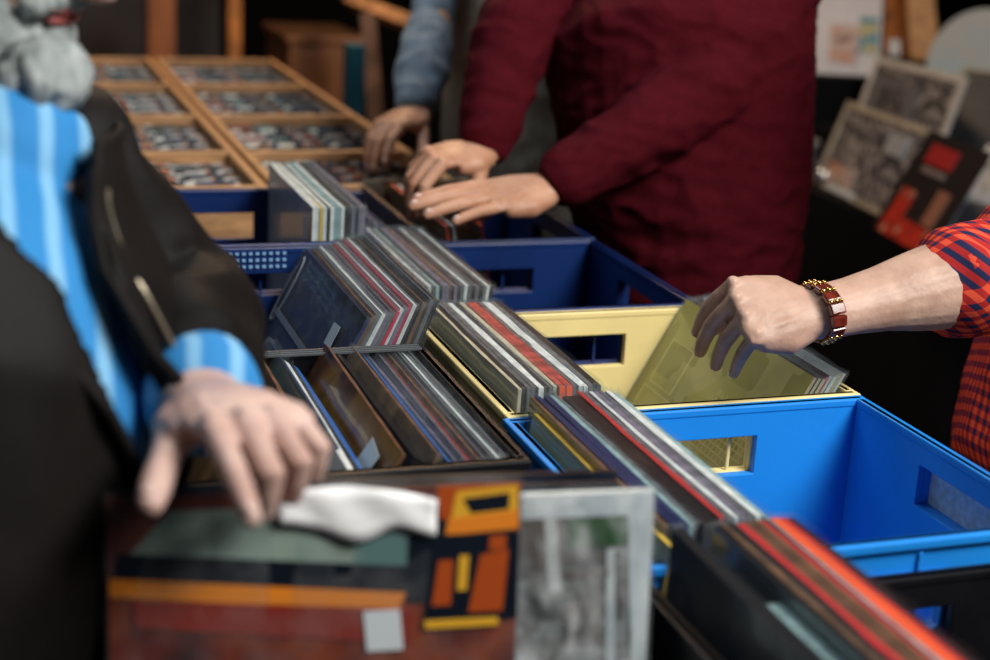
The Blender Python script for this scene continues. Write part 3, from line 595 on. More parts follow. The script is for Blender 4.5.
# ------------------------------------------------------------------ people
def skin_mat(name,c1,c2):
    return mat(name,c1,.5,col2=c2,nscale=22,sss=.12,bump=.25,bscale=160)
SK_A=skin_mat('skin_pale_rosy',(.50,.31,.26),(.66,.46,.40))
SK_B=skin_mat('skin_warm',(.50,.24,.14),(.62,.34,.22))
SK_C=skin_mat('skin_tanned',(.42,.25,.18),(.58,.37,.28))
NAIL=mat('fingernail',(.62,.42,.36),.25,coat=.3)
LIP=mat('lip_pink',(.42,.11,.10),.4)
EYEW=mat('eye_white',(.6,.6,.58),.2); EYED=mat('eye_dark',(.02,.015,.01),.1)
def hand(wrist,fdir,dorsal,left,curl,splay=(6,1,-4,-10),thumb=(40,20,25,20),arm=None,scale=1.0,arm_r=(.027,.040),vox=.0021,width=1.0,nails=True):
    """returns (MB remeshed, nails MB). wrist world pos, fdir palm direction, dorsal = back of hand. curl: per finger (MCP,PIP,DIP)."""
    X=V(fdir).normalized(); Zd=V(dorsal); Zd=(Zd-X*Zd.dot(X)).normalized(); Y=Zd.cross(X)      # right hand: thumb toward +Y
    sg=-1 if left else 1
    M=Matrix.Identity(4)
    for i in range(3): M[i][0]=X[i];M[i][1]=Y[i]*sg;M[i][2]=Zd[i];M[i][3]=wrist[i]
    M=M@Matrix.Scale(scale,4)
    T=lambda p:M@V(p)
    mb=MB(); w=width; side=(M.to_3x3()@V((0,1,0))).normalized(); sc=scale
    mb.tube([T(p) for p in((-.015,0,0),(.012,.001,0),(.04,.001,.001),(.07,0,.001),(.090,-.001,-.001))],[(a*sc,b*sc) for a,b in((.028,.020),(.030*w,.019),(.039*w,.0165),(.042*w,.014),(.040*w,.011))],side=side,N=20)
    mb.tube([T((.008,.020,-.006)),T((.035,.034*w,-.009)),T((.060,.036*w,-.007))],[.016*sc,.0165*sc,.012*sc])
    mb.tube([T((.008,-.018,-.006)),T((.040,-.031*w,-.008)),T((.070,-.033*w,-.006))],[.014*sc,.0155*sc,.012*sc])
    base=[(.092,.0295*w,.001),(.096,.0095*w,.003),(.091,-.0105*w,.002),(.082,-.0295*w,-.001)]
    ln=[(.043,.026,.021),(.047,.030,.022),(.043,.028,.022),(.033,.021,.019)]
    rr=[(.0100,.0088,.0078,.0066),(.0103,.0090,.0080,.0067),(.0098,.0086,.0076,.0064),(.0086,.0075,.0067,.0057)]
    nb=MB()
    def nail(p,d,u,r):
        s_=d.cross(u).normalized(); Mx=Matrix.Identity(3)
        for i in range(3): Mx[i][0]=d[i];Mx[i][1]=s_[i];Mx[i][2]=u[i]
        nb.ball(p-d*r*.55+u*r*.78,(r*.80,r*.68,r*.26),M=Mx,N=10)
    for k in range(4):
        b=V(base[k]); yaw=R(splay[k]); pts=[V((.045,b.y*.75,.001)),b]; ang=0; p=b.copy()
        for j in range(3):
            ang+=R(curl[k][j]); d=V((math.cos(ang)*math.cos(yaw),math.cos(ang)*math.sin(yaw),-math.sin(ang))); 
            mid=p+d*ln[k][j]*.5; p=p+d*ln[k][j]; pts+= [mid,p]
        r=rr[k]; rad=[.009,r[0]*1.08,r[0]*.97,r[1]*1.06,r[1]*.97,r[2]*1.05,r[2]*.98,r[3]]
        mb.tube([T(q) for q in pts],[x*sc for x in rad],N=14)
        # knuckle and tendon
        mb.ball(T(b+V((0,0,.0035))),.0085*sc); mb.tube([T((.015,b.y*.35,.0155)),T((.055,b.y*.8,.0125)),T(b+V((-.006,0,.006)))],[.0022*sc,.003*sc,.0035*sc],N=8)
        M3=M.to_3x3(); u=V((math.sin(ang)*math.cos(yaw),math.sin(ang)*math.sin(yaw),math.cos(ang)))
        if nails: nail(T(p),(M3@d).normalized(),(M3@u).normalized(),r[3]*sc*1.15)
    # thumb: leaves the side near its base; thumb=(out angle, down angle, bend1, bend2)
    o,dn,b1,b2=[R(a) for a in thumb]
    p=V((.022,.026*w,-.006)); pts=[V((.008,.012,-.004)),p]; a=o; e=dn
    for j,(L_,bd) in enumerate(((.044,0),(.034,b1),(.028,b2))):
        a-=bd; d=V((math.cos(a)*math.cos(e),math.sin(a)*math.cos(e),-math.sin(e))); mid=p+d*L_*.5; p=p+d*L_; pts+=[mid,p]
    mb.tube([T(q) for q in pts],[x*sc for x in(.014,.0150,.0135,.0115,.0108,.0112,.0108,.0085)],N=14)
    if nails:
        M3=M.to_3x3(); u=V((0,0,1))*math.cos(e)+V((math.cos(a),math.sin(a),0))*math.sin(e); nail(T(p),(M3@d).normalized(),(M3@u).normalized(),.010*sc)
    if arm is not None:
        W=T((-.005,0,0)); A=V(arm); ax=(W-A).normalized(); n_=6
        pts=[A.lerp(W,t/n_) for t in range(n_+1)]
        prof=[1.0,1.05,1.03,.9,.76,.66,.63]
        mb.tube(pts,[(arm_r[1]*q, arm_r[1]*q*(.92 if i<4 else .80)) for i,q in enumerate(prof)],side=side,N=20)
    return mb.remesh(vox,3),nb
def head_mb(c,face,upv=(0,0,1),s=1.0,beard=False):
    """head with brow, nose, lips and ears; face = direction looked at"""
    f=V(face).normalized(); u=V(upv); u=(u-f*u.dot(f)).normalized(); r=f.cross(u)
    M=Matrix.Identity(4)
    for i in range(3): M[i][0]=r[i];M[i][1]=f[i];M[i][2]=u[i];M[i][3]=c[i]
    M=M@Matrix.Scale(s,4); T=lambda p:M@V(p); M3=M.to_3x3()
    mb=MB()
    mb.ball(T((0,-.012,.035)),(.076,.096,.085),M=M3,N=24); mb.ball(T((0,.018,-.02)),(.062,.074,.085),M=M3,N=24)
    mb.ball(T((0,.045,-.075)),(.036,.040,.034),M=M3,N=16)
    mb.tube([T((0,.086,.03)),T((0,.102,.0)),T((0,.116,-.018))],[.010*s,.012*s,.013*s])
    for q in(-1,1):
        mb.ball(T((q*.012,.103,-.021)),(.010,.011,.009),M=M3,N=10); mb.ball(T((q*.078,-.012,-.002)),(.009,.018,.032),M=M3,N=12)
        mb.tube([T((q*.012,.088,.036)),T((q*.045,.076,.036))],[.009*s,.008*s]); mb.ball(T((q*.038,.066,-.018)),(.022,.020,.018),M=M3,N=12)
    mb.ball(T((0,.088,-.046)),(.026,.014,.013),M=M3,N=12)
    ey=[];lips=MB()
    for q in(-1,1):
        e_=MB(); e_.ball(T((q*.031,.071,.010)),.0125*s,N=14); p_=MB(); p_.ball(T((q*.031,.0805,.008)),.0055*s,N=10); ey.append((e_,p_))
        mb.ball(T((q*.031,.073,.0175)),(.017,.012,.006),M=M3,N=12); mb.ball(T((q*.031,.071,.0005)),(.016,.011,.006),M=M3,N=12)
    lips.ball(T((0,.099,-.042)),(.024,.006,.0045),M=M3,N=14); lips.ball(T((0,.098,-.051)),(.021,.0065,.0055),M=M3,N=14)
    return mb,ey,lips,T,M3
def person(name,label,skin,hd,neck,torso,hands,legs=True,arms=(),headkw={},hip=None):
    """body = one mesh: head, neck, trunk, legs (5 mm union) plus the finely shaped hands"""
    root=empty(name,(hip[0],hip[1],0)); tag(root,label,'person')
    L=-root.location
    mb,ey,lips,T,M3=head_mb(*hd)
    mb.tube(neck,[.052]*len(neck),N=18)
    mb.tube([p for p,_,_ in torso],[(a*.86,b*.84) for _,a,b in torso],N=24,side=torso_side)
    for pts,rad in arms: mb.tube(pts,[r*.72 for r in rad],N=14)
    if legs:
        for q in(-1,1):
            s_=V(torso_side)*q; h=V(hip)
            kn=h+s_*.10; mb.tube([h+s_*.085,V((kn.x,kn.y,.48)),V((kn.x,kn.y,.09)),],[.075,.052,.038],N=14)
            fwd_=V(hd[1]); fwd_.z=0; fwd_.normalize(); mb.tube([V((kn.x,kn.y,.05)),V((kn.x,kn.y,.04))+fwd_*.15],[.034,.028],N=12)
    body=mb.remesh(.0055,4)
    for hm,nb in hands: body.join(hm)
    for hm,nb in hands: body.add(nb.v,nb.f,1)
    o=body.build('body',[skin,NAIL],root,smooth=True); o.location=L
    for e_,p_ in ey:
        o=e_.build('eye',EYEW,root,smooth=True); o.location=L; p_.build('pupil',EYED,o,smooth=True)
    o=lips.build('lips',LIP,root,smooth=True); o.location=L
    return root,L,T,M3
def cloth(mbx,vox,root,L,name,mt,fold=.004,fs=9,stretch=(1,1,1),smooth=3,label=None,seed=0):
    r=mbx.remesh(vox,smooth)
    st=V(stretch)
    def fn(p):
        q=V((p.x*st.x*fs,p.y*st.y*fs,p.z*st.z*fs+seed)); n=noise.noise(q)+.5*noise.noise(q*2.3)
        return fold*(1-abs(n)*2.2)
    r.displace(fn); o=r.build(name,mt,root,smooth=True); o.location=L
    if label:o['label']=label
    return o
def trousers(root,L,hip,sd,mt,top,fwd_):
    mb=MB(); h=V(hip); mb.tube([V((h.x,h.y,top)),h+V((0,0,-.06))],[(.17,.125),(.175,.13)],side=sd,N=22)
    for q in(-1,1):
        k=h+V(sd)*q*.095; mb.tube([k,V((k.x,k.y,.48)),V((k.x,k.y,.10))],[.095,.075,.062],N=16)
    cloth(mb,.009,root,L,'trousers',mt,.006,7,(1,1,.8))
    mb=MB()
    f=V(fwd_); f.z=0; f.normalize()
    for q in(-1,1):
        k=h+V(sd)*q*.098; mb.tube([V((k.x,k.y,.05))-f*.06,V((k.x,k.y,.05))+f*.06,V((k.x,k.y,.035))+f*.19],[(.043,.045),(.046,.042),(.040,.030)],side=sd,N=16)
    o=mb.build('shoes',mat('black_leather_shoe',(.012,.01,.01),.3),root,smooth=True); o.location=L
# ---- fabrics
MAROON=mat('maroon_sweater_knit',(.070,.0040,.0085),.9,noise_amt=.08,nscale=90,bump=.35,bscale=260,spec=.08)
GREYKN=mat('grey_brown_knit',(.25,.225,.18),.9,noise_amt=.3,nscale=240,bump=.4,bscale=240,spec=.2)
GRYBLU=mat('grey_blue_shirt',(.20,.27,.34),.8,noise_amt=.15,nscale=30,bump=.2,bscale=200,spec=.2)
BLACKW=mat('black_trouser_cloth',(.010,.010,.013),.8,spec=.2)
COAT=mat('black_leather_coat',(.0065,.0052,.0048),.62,noise_amt=.3,nscale=6,bump=.3,bscale=28,spec=.16)
def stripes_mat():
    m=mat('light_blue_striped_shirt',(.06,.33,.72),.75,spec=.2); nt=m.node_tree; b=nt.nodes['Principled BSDF']
    tc=nt.nodes.new('ShaderNodeTexCoord'); w_=nt.nodes.new('ShaderNodeTexWave'); w_.bands_direction='X'; w_.inputs['Scale'].default_value=11; w_.inputs['Distortion'].default_value=1.2; w_.inputs['Detail'].default_value=1
    nt.links.new(tc.outputs['Object'],w_.inputs['Vector']); r=nt.nodes.new('ShaderNodeValToRGB'); r.color_ramp.elements[0].color=(.035,.25,.60,1); r.color_ramp.elements[1].color=(.22,.50,.78,1); r.color_ramp.elements[0].position=.6; r.color_ramp.elements[1].position=.9
    nt.links.new(w_.outputs[0],r.inputs[0]); nt.links.new(r.outputs[0],b.inputs['Base Color']); return m
SHIRT=stripes_mat()
def gingham():
    m=mat('red_navy_check_shirt',(.5,.04,.03),.8,spec=.2); nt=m.node_tree; b=nt.nodes['Principled BSDF']; N=nt.nodes.new; Lk=nt.links.new
    tc=N('ShaderNodeTexCoord'); mp=N('ShaderNodeMapping'); mp.inputs['Rotation'].default_value=(0,R(-38),0); Lk(tc.outputs['Object'],mp.inputs[0]); sp=N('ShaderNodeSeparateXYZ'); Lk(mp.outputs[0],sp.inputs[0])
    def band(src,extra=None):
        v=src
        if extra: a=N('ShaderNodeMath'); a.operation='ADD'; Lk(src,a.inputs[0]); Lk(extra,a.inputs[1]); v=a.outputs[0]
        mu=N('ShaderNodeMath'); mu.operation='MULTIPLY'; mu.inputs[1].default_value=2*math.pi/.0145; Lk(v,mu.inputs[0]); s_=N('ShaderNodeMath'); s_.operation='SINE'; Lk(mu.outputs[0],s_.inputs[0])
        g=N('ShaderNodeMath'); g.operation='GREATER_THAN'; g.inputs[1].default_value=.05; Lk(s_.outputs[0],g.inputs[0]); return g.outputs[0]
    a=band(sp.outputs[0],sp.outputs[1]); c=band(sp.outputs[2]); s_=N('ShaderNodeMath'); s_.operation='ADD'; Lk(a,s_.inputs[0]); Lk(c,s_.inputs[1])
    h=N('ShaderNodeMath'); h.operation='MULTIPLY'; h.inputs[1].default_value=.5; Lk(s_.outputs[0],h.inputs[0])
    r=N('ShaderNodeValToRGB'); cr=r.color_ramp; cr.interpolation='CONSTANT'; cr.elements[0].position=0; cr.elements[0].color=(.80,.09,.04,1); cr.elements.new(.4).color=(.42,.02,.02,1); cr.elements[2].position=.9; cr.elements[2].color=(.015,.02,.07,1)
    Lk(h.outputs[0],r.inputs[0]); Lk(r.outputs[0],b.inputs['Base Color']); return m
GING=gingham()
HAIRG=mat('grey_white_beard',(.20,.23,.23),.85,col2=(.40,.44,.44),nscale=60,bump=.8,bscale=120,stretch=(1,1,.35))
HAIRD=mat('dark_brown_hair',(.03,.018,.01),.7,noise_amt=.3,nscale=50,bump=.6,bscale=150,stretch=(1,1,.3))
def hair_cap(root,L,T,M3,mt,name='hair',back=True):
    mb=MB(); mb.ball(T((0,-.022,.050)),(.083,.098,.084),M=M3,N=24); mb.ball(T((0,-.055,-.005)),(.072,.060,.075),M=M3,N=20)
    cloth(mb,.006,root,L,name,mt,.004,40)
# ================= person in maroon sweater
torso_side=V((.25,.97,0)).normalized()
lw=D(548,188,2.20); rw=D(484,150,2.30)
ltip=D(406,216,2.13)
le=D(706,92,2.26); ls=D(812,-62,2.46); re=D(512,40,2.36); rs=D(585,-95,2.62)
hipM=V((1.10,2.30,.86))
hL=hand(lw,(ltip-lw)+V((0,0,.01)),(-.10,-.25,1.),True,[(2,6,3),(1,5,3),(0,6,4),(-2,8,5)],splay=(4,2,-3,-10),thumb=(24,38,5,5),arm=le,arm_r=(.029,.045),width=1.05,scale=1.06)
hR=hand(rw,(D(437,158,2.26)-rw),(-.15,-.15,1.),False,[(42,38,18),(46,36,18),(44,38,20),(40,40,20)],splay=(7,2,-3,-9),thumb=(52,45,10,10),arm=re,arm_r=(.027,.045),width=1.02)
nM=(ls+rs)/2+V((0,0,.05)); hdM=(nM+V((-.10,-.03,.19)),(-.85,-.35,-.42))
torsoM=[(hipM,.165,.125),(hipM+V((0,0,.12)),.165,.125),((hipM*.5+nM*.5),.175,.13),(nM+V((0,0,-.12)),.19,.12),(nM+V((0,0,-.03)),.14,.09)]
person_m,LM,TM,M3M=person('person','person in a maroon sweater flipping through records with both hands',SK_B,hdM,[nM+V((0,0,-.06)),nM+V((-.07,-.02,.12))],torsoM,[hL,hR],hip=hipM,arms=[([ls,le],[.05,.045]),([rs,re],[.05,.045])])
hair_cap(person_m,LM,TM,M3M,HAIRD)
mb=MB()
t0=D(688,305,2.50)
sdv=torso_side
mb.tube([V((t0.x,t0.y,t0.z)),V((t0.x,t0.y,t0.z+.05)),V((t0.x-.020,t0.y+.0,1.05)),V((t0.x-.040,t0.y+.03,1.22)),nM+V((.03,0,-.13)),nM+V((0,0,-.055)),nM+V((0,0,.01))],[(.175,.165),(.185,.172),(.195,.195),(.205,.215),(.215,.180),(.15,.11),(.068,.066)],side=sdv,N=30)
cuL=lw+(le-lw).normalized()*.018; cuR=rw+(re-rw).normalized()*.012
mb.tube([cuL.lerp(le,.05),cuL.lerp(le,.35),cuL.lerp(le,.7),le,le.lerp(ls,.4),ls.lerp(nM,.12)],[.043,.052,.062,.066,.074,.082],N=22)
mb.tube([cuR.lerp(re,.05),cuR.lerp(re,.4),re,re.lerp(rs,.5),rs.lerp(nM,.12)],[.042,.052,.062,.072,.080],N=22)
cloth(mb,.0055,person_m,LM,'sweater',MAROON,.0055,11,(1,1,1.6))
for c_,e_ in((cuL,le),(cuR,re)):
    mb=MB(); a_=(e_-c_).normalized(); n=44; vs=[];fs=[]; u=a_.orthogonal().normalized(); w2=a_.cross(u)
    for j in range(7):
        for k in range(n):
            an=2*math.pi*k/n; r_=.0385+.0016*(k%2)+.004*math.sin(math.pi*j/6)-(.004 if j==0 else 0); vs.append(c_+a_*(j*.010-.002)+(u*math.cos(an)+w2*math.sin(an))*r_)
    for j in range(6):
        for k in range(n): fs.append((j*n+k,j*n+(k+1)%n,(j+1)*n+(k+1)%n,(j+1)*n+k))
    mb.add(vs,fs); o=mb.build('cuff',MAROON,person_m,smooth=True); o.location=LM; o.modifiers.new('t','SOLIDIFY').thickness=.003
trousers(person_m,LM,hipM,torso_side,BLACKW,.95,hdM[1])
# ================= person behind in grey knit
torso_side=V((.5,.85,0)).normalized()
nw=D(415,112,2.80); nk=D(383,130,2.72)
ne=D(431,22,2.98); ns=D(455,-85,3.12); nrs=D(575,-80,3.40); nre=D(600,60,3.3)
hipN=D(505,230,3.22)
hN=hand(nw,nk-nw,(-.5,-.35,.8),False,[(14,26,12),(20,28,12),(24,30,14),(28,32,16)],splay=(6,2,-2,-5),thumb=(38,30,10,10),arm=ne,arm_r=(.026,.042),scale=.98)
nN=(ns+nrs)/2+V((0,0,.05)); hdN=(nN+V((-.09,-.05,.19)),(-.8,-.45,-.4))
torsoN=[(hipN,.155,.12),(hipN.lerp(nN,.5),.165,.12),(nN+V((0,0,-.12)),.18,.115),(nN+V((0,0,-.04)),.13,.08)]
person_n,LN,TN,M3N=person('person','person in a grey-brown knit vest behind the maroon sweater, reaching into the rack',SK_B,hdN,[nN+V((0,0,-.06)),nN+V((-.06,-.03,.12))],torsoN,[hN],hip=hipN,arms=[([ns,ne],[.05,.045]),([nrs,nrs+V((.05,.08,-.25))],[.05,.045])])
hair_cap(person_n,LN,TN,M3N,HAIRD)
mb=MB(); mb.tube([hipN+V((0,0,.02)),hipN.lerp(nN,.3),hipN.lerp(nN,.65),nN+V((0,0,-.12)),nN+V((0,0,-.02))],[(.17,.14),(.175,.145),(.19,.145),(.195,.13),(.09,.08)],side=torso_side,N=26)
cloth(mb,.008,person_n,LN,'knit_vest',GREYKN,.004,9)
mb=MB(); mb.tube([nw+(ne-nw).normalized()*.02,nw.lerp(ne,.35),nw.lerp(ne,.7),ne,ne.lerp(ns,.5),ns.lerp(nN,.2)],[.038,.050,.050,.040,.046,.060],N=20)
mb.tube([nrs.lerp(nN,.2),nrs+V((.05,.08,-.25)),nrs+V((.03,.04,-.48))],[.068,.056,.045],N=18)
cloth(mb,.007,person_n,LN,'shirt_sleeves',GRYBLU,.005,13)
trousers(person_n,LN,hipN,torso_side,BLACKW,hipN.z+.06,hdN[1])
# ================= person with checked shirt and bracelet
torso_side=V((.25,.97,0)).normalized()
pw=D(814,313,1.53); pk=D(736,306,1.50); pe=D(1003,272,1.62); ps=D(1215,110,1.72); prs=ps+V((.16,.40,0)); 
hipP=V((1.42,1.42,.86))
hP=hand(pw,(pk-pw)+V((0,0,-.004)),(-.10,-.75,1.0),True,[(76,18,8),(80,16,8),(86,12,8),(90,8,4)],splay=(-6,-5,-3,-2),thumb=(25,60,8,8),arm=pe,arm_r=(.032,.048),width=1.12,scale=.93)
nP=(ps+prs)/2+V((.04,0,.06)); hdP=(nP+V((-.09,-.04,.19)),(-.85,-.3,-.45))
torsoP=[(hipP,.165,.13),(hipP.lerp(nP,.5),.17,.13),(nP+V((0,0,-.12)),.19,.12),(nP+V((0,0,-.04)),.13,.09)]
person_p,LP_,TP,M3P=person('person','person in a red and navy checked shirt with a beaded bracelet, holding yellow-green covers',SK_C,hdP,[nP+V((0,0,-.06)),nP+V((-.06,-.02,.12))],torsoP,[hP],hip=hipP,arms=[([ps,pe],[.05,.05]),([prs,prs+V((.05,.05,-.28))],[.05,.045])])
hair_cap(person_p,LP_,TP,M3P,HAIRD)
mb=MB(); tb=D(1085,470,1.82)
mb.tube([tb+V((0,0,-.06)),tb,tb.lerp(nP,.35),tb.lerp(nP,.7),nP+V((0,0,-.12)),nP+V((0,0,-.02))],[(.17,.15),(.172,.155),(.178,.158),(.195,.15),(.2,.13),(.08,.08)],side=torso_side,N=28)
mb.tube([prs.lerp(nP,.15),prs+V((.05,.05,-.28)),prs+V((-.02,.0,-.46))],[.075,.06,.05],N=18)
cloth(mb,.007,person_p,LP_,'checked_shirt',GING,.005,9)
mb=MB(); so_=pe+(pw-pe).normalized()*.062; mb.tube([so_,so_.lerp(pe,.5),pe,pe.lerp(ps,.5),ps.lerp(nP,.12)],[.058,.062,.066,.074,.080],N=24)
cloth(mb,.005,person_p,LP_,'rolled_sleeve',GING,.004,14,label='short sleeve rolled at the elbow')
trousers(person_p,LP_,hipP,torso_side,BLACKW,tb.z-.0,hdP[1])
# ring
X_=(pk-pw).normalized()
# bracelet of reddish brown stone pieces
br=empty('bracelet',tuple(pw)); tag(br,'bracelet of reddish brown stones and gold beads on the wrist above yellow-green covers','bracelet')
ax=(pe-pw).normalized(); u=ax.orthogonal().normalized(); 
u=(V((0,0,1))-ax*ax.z).normalized(); w2=ax.cross(u)
STN=mat('red_brown_stone',(.13,.018,.010),.18,coat=.8,noise_amt=.5,nscale=60); GLD=mat('gold_bead',(.75,.45,.15),.2,metal=1)
n=14
for k in range(n):
    an=2*math.pi*(k+.5)/n; rad=u*(.027*math.cos(an))+w2*(.0335*math.sin(an)); pos=ax*(-.0+.006)+rad; nrm=(u*math.cos(an)/.027+w2*math.sin(an)/.0335).normalized(); tg=ax.cross(nrm)
    M_=Matrix.Identity(4)
    for i in range(3): M_[i][0]=ax[i];M_[i][1]=tg[i];M_[i][2]=nrm[i];M_[i][3]=pos[i]
    mb=MB(); mb.box((-.0085,-.0058,-.0025),(.0085,.0058,.0035),M=M_); mb.build('stone',STN,br,bevel=.0015)
    an+=math.pi/n; pos=ax*.006+u*(.0285*math.cos(an))+w2*(.035*math.sin(an))
    if math.cos(an)>.3 or k in(4,5):
        mb=MB(); mb.ball(pos+nrm*.002,.0032,N=10); mb.ball(pos+ax*.006+nrm*.002,.0026,N=8); mb.ball(pos-ax*.006+nrm*.002,.0026,N=8); mb.build('bead',GLD,br,smooth=True)
# ================= bearded person at the left
torso_side=V((.66,.75,0)).normalized()      # shoulders run back-left to front-right seen from the camera
gw=D(205,402,1.00); gk=D(258,425,.93); ge=D(178,318,1.17); gs=D(50,175,1.12)
gh=V((-.10,1.22,0))
hG=hand(gw,gk-gw,(.16,-.50,1.0),True,[(22,6,4),(34,84,56),(32,88,56),(30,84,54)],splay=(7,1,-4,-10),thumb=(33,18,0,2),arm=ge,arm_r=(.030,.046),width=1.08,scale=.93)
nG=D(0,140,1.05); grs=D(-170,200,.95); hdG=(D(-18,-122,1.06),(.62,-.40,-.42))
hipG=V((-.165,1.00,.86))
torsoG=[(hipG,.165,.125),(hipG.lerp(nG,.5),.175,.13),(nG+V((0,0,-.12)),.185,.12),(nG+V((0,0,-.04)),.12,.085)]
person_g,LG_,TG,M3G=person('person','bearded person in a black coat over a light blue shirt, pointing at a cover',SK_A,hdG,[nG+V((0,0,-.06)),hdG[0]+V((-.01,.03,-.05))],torsoG,[hG],hip=hipG,arms=[([gs,ge],[.05,.045]),([grs,grs+V((-.06,-.02,-.28))],[.05,.045])])
mb=MB()
for p_,r_ in(((.0,.045,-.195),(.05,.04,.045)),((.052,.045,-.11),(.035,.045,.05)),((-.052,.045,-.11),(.035,.045,.05)),((0,.058,-.092),(.064,.052,.048)),((0,.070,-.130),(.060,.050,.050)),((0,.078,-.165),(.052,.042,.042)),((0,.075,-.20),(.044,.036,.034)),((.045,.030,-.07),(.030,.045,.05)),((-.045,.030,-.07),(.030,.045,.05)),((.066,-.005,-.035),(.016,.026,.05)),((-.066,-.005,-.035),(.016,.026,.05)),((0,.098,-.066),(.022,.012,.010))):
    mb.ball(TG(p_),r_,M=M3G,N=16)
mb.tube([TG((0,.040,-.10)),TG((0,.045,-.15)),TG((0,.055,-.19)),D(46,76,1.03)],[(.060,.045),(.064,.046),(.054,.040),(.034,.026)],side=M3G@V((1,0,0)),N=18)
mb.tube([TG((-.034,.088,-.045)),TG((0,.102,-.030)),TG((.034,.088,-.045))],[.007,.008,.007],N=10)
cloth(mb,.004,person_g,LG_,'beard',HAIRG,.004,75,(1,1,.30),smooth=2)
hair_cap(person_g,LG_,TG,M3G,HAIRG)
# shirt
def cG(z):
    f=(z-hipG.z)/(nG.z-hipG.z); k=.02*math.sin(math.pi*min(1,max(0,f))); c=hipG+(nG-hipG)*f; return V((c.x+k,c.y-k,z))
mb=MB(); secG=[(cG(.80),.165,.150),(cG(.95),.170,.155),(cG(1.08),.170,.152),(cG(1.18),.168,.145),(cG(1.225),.150,.120),(cG(1.262),.100,.085),(cG(1.29),.066,.064),(cG(1.305)+V((.004,-.004,0)),.060,.060)]
mb.tube([p for p,_,_ in secG],[(a,b) for _,a,b in secG],side=torso_side,N=28)
shG=mb.remesh(.006,5); sv=list(shG.v); sn=list(shG.n)
shG.displace(lambda p:.004*(1-2.2*abs(noise.noise(V((p.x*9,p.y*9,p.z*3.6)))))); o=shG.build('shirt',SHIRT,person_g,smooth=True); o.location=LG_
mb=MB(); ccu=gw+(ge-gw).normalized()*.013
mb.tube([ccu-(ge-gw).normalized()*.008,ccu,gw.lerp(ge,.5)],[(.0415,.040),(.0415,.040),(.037,.037)],N=24,cap=False); mb2=mb
o=mb.build('shirt_cuff',SHIRT,person_g,smooth=True); o.location=LG_; o.modifiers.new('t','SOLIDIFY').thickness=.003
# coat: an open-fronted layer worn over the shirt
def pw_(tab,z):
    if z<=tab[0][0]: return tab[0][1]
    for (a,p),(b,q) in zip(tab,tab[1:]):
        if z<=b: return p+(q-p)*(z-a)/(b-a)
    return tab[-1][1]
GL=((.85,56),(1.05,60),(1.10,68),(1.15,78),(1.20,95),(1.25,105),(1.28,105),(1.32,98)); GH=((.85,68),(1.05,76),(1.10,84),(1.15,96),(1.20,110),(1.25,121),(1.28,134),(1.32,150))
tsd=torso_side; frG=V((tsd.y,-tsd.x,0))
def ang(p):
    c=cG(p.z); d=p-c; return math.degrees(math.atan2(d.dot(frG),d.dot(tsd)))
ctG=MB(); mb=MB()
secK=[(cG(.66),.20,.19),(cG(.80),.190,.176),(cG(.95),.193,.178),(cG(1.08),.194,.176),(cG(1.18),.192,.168),(cG(1.235),.172,.142),(cG(1.285),.118,.102),(cG(1.325),.082,.08)]
mb.tube([p for p,_,_ in secK],[(a,b) for _,a,b in secK],side=tsd,N=28); rk_=mb.remesh(.006,5)
rk_.displace(lambda p:.008*noise.noise(V((p.x*9,p.y*9,p.z*5)))+.004*noise.noise(V((p.x*24,p.y*24,p.z*12))))
keep=[]
for f in rk_.f:
    c=V((0,0,0))
    for i in f: c+=V(rk_.v[i])
    c/=len(f)
    if c.z>1.322 or c.z<.67: continue
    a_=ang(c)
    if pw_(GL,c.z)<a_<pw_(GH,c.z): continue
    keep.append(f)
us=sorted({i for f in keep for i in f}); mp_={i:k for k,i in enumerate(us)}
vs=[V(rk_.v[i]) for i in us]
for _ in range(2): pass
m_=MB(); m_.add(vs,[tuple(mp_[i] for i in f) for f in keep])
o=m_.build('coat_body',COAT,person_g,smooth=True); o.location=LG_; so=o.modifiers.new('t','SOLIDIFY'); so.thickness=.007; so.offset=-1
sm=o.modifiers.new('s','SMOOTH'); sm.iterations=4
def lapel(tab,z0,z1,off):
    pts=[]
    for k in range(24):
        z=z0+(z1-z0)*k/23; a_=R(pw_(tab,z)+off); i=min(range(len(secK)-1),key=lambda q:abs((secK[q][0].z+secK[q+1][0].z)/2-z)); f=(z-secK[i][0].z)/(secK[i+1][0].z-secK[i][0].z)
        A=secK[i][1]+(secK[i+1][1]-secK[i][1])*f; B=secK[i][2]+(secK[i+1][2]-secK[i][2])*f
        pts.append(cG(z)+tsd*math.cos(a_)*(A+.004)+frG*math.sin(a_)*(B+.004))
    return pts
for tab,off in((GL,-2.0),(GH,2.0)):
    pts=lapel(tab,.72,1.30,off); mb=MB(); mb.tube(pts,[.0045]*len(pts),N=8); o=mb.build('lapel_seam',COAT,person_g,smooth=True); o.location=LG_
pts=lapel(GL,1.14,1.29,-9); mb=MB(); mb.tube(pts,[.0022]*len(pts),N=8); o=mb.build('zip',mat('brass_zip',(.35,.3,.22),.3,metal=.8),person_g,smooth=True); o.location=LG_
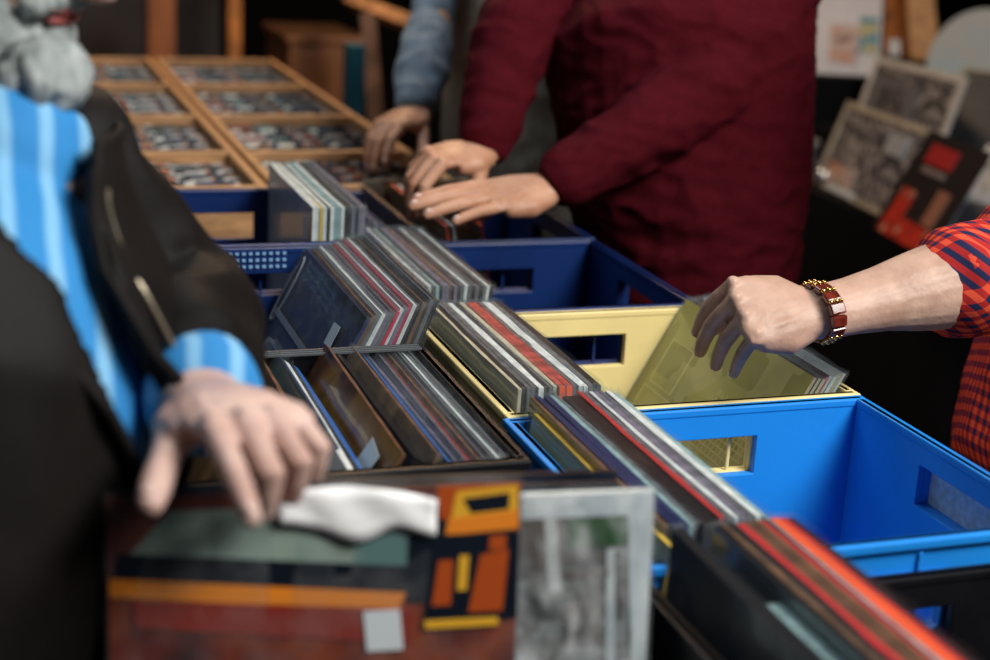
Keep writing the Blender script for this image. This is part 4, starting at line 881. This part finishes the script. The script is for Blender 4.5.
mb=MB(); mb.tube([gw.lerp(ge,.33),gw.lerp(ge,.55),ge,ge.lerp(gs,.35),ge.lerp(gs,.7),gs.lerp(nG,.1)],[.056,.057,.058,.056,.062,.070],N=24)
ges=grs+V((-.06,-.02,-.28)); mb.tube([grs.lerp(nG,.1),ges,ges+V((.10,-.12,-.16))],[.088,.070,.055],N=20)
cloth(mb,.006,person_g,LG_,'coat_sleeves',COAT,.008,8,(1,1,1.2))
trousers(person_g,LG_,hipG,torso_side,BLACKW,.93,hdG[1])
# ------------------------------------------------------------------ light and camera
def area(name,loc,tgt,sx,sy,pw,col=(1,1,1)):
    l=bpy.data.lights.new(name,'AREA'); l.shape='RECTANGLE'; l.size=sx; l.size_y=sy; l.energy=pw; l.color=col
    o=bpy.data.objects.new(name,l); COL.objects.link(o); o.location=loc; o.rotation_euler=(V(tgt)-V(loc)).to_track_quat('-Z','Y').to_euler(); return o
area('daylight_opening',(1.75,-.35,3.1),(.5,1.6,1),1.3,1.0,120,(1,.97,.92))
area('skylight',(.0,2.8,4.2),(.4,1.8,1),2.0,2.0,45,(.86,.93,1))
area('hall_lamp',(1.2,4.6,3.3),(1.0,4.5,.8),.6,.6,45,(1,.62,.32))
w=bpy.data.worlds.new('World'); SC.world=w; w.use_nodes=True; w.node_tree.nodes['Background'].inputs[0].default_value=(.5,.6,.75,1); w.node_tree.nodes["Background"].inputs[1].default_value=.03
cd=bpy.data.cameras.new('Camera'); co=bpy.data.objects.new('Camera',cd); COL.objects.link(co); SC.camera=co
cd.sensor_width=36; cd.lens=FPX*36/990; cd.clip_start=.05
Mc=Matrix.Identity(4)
for i in range(3): Mc[i][0]=rt[i];Mc[i][1]=up[i];Mc[i][2]=-fw[i];Mc[i][3]=CAM[i]
co.matrix_world=Mc
cd.dof.use_dof=True; cd.dof.focus_distance=1.58; cd.dof.aperture_fstop=3.1; cd.dof.aperture_blades=0
SC.view_settings.view_transform='Standard'; SC.view_settings.look='None'; SC.view_settings.exposure=0; SC.view_settings.gamma=1; SC.view_settings.use_curve_mapping=False
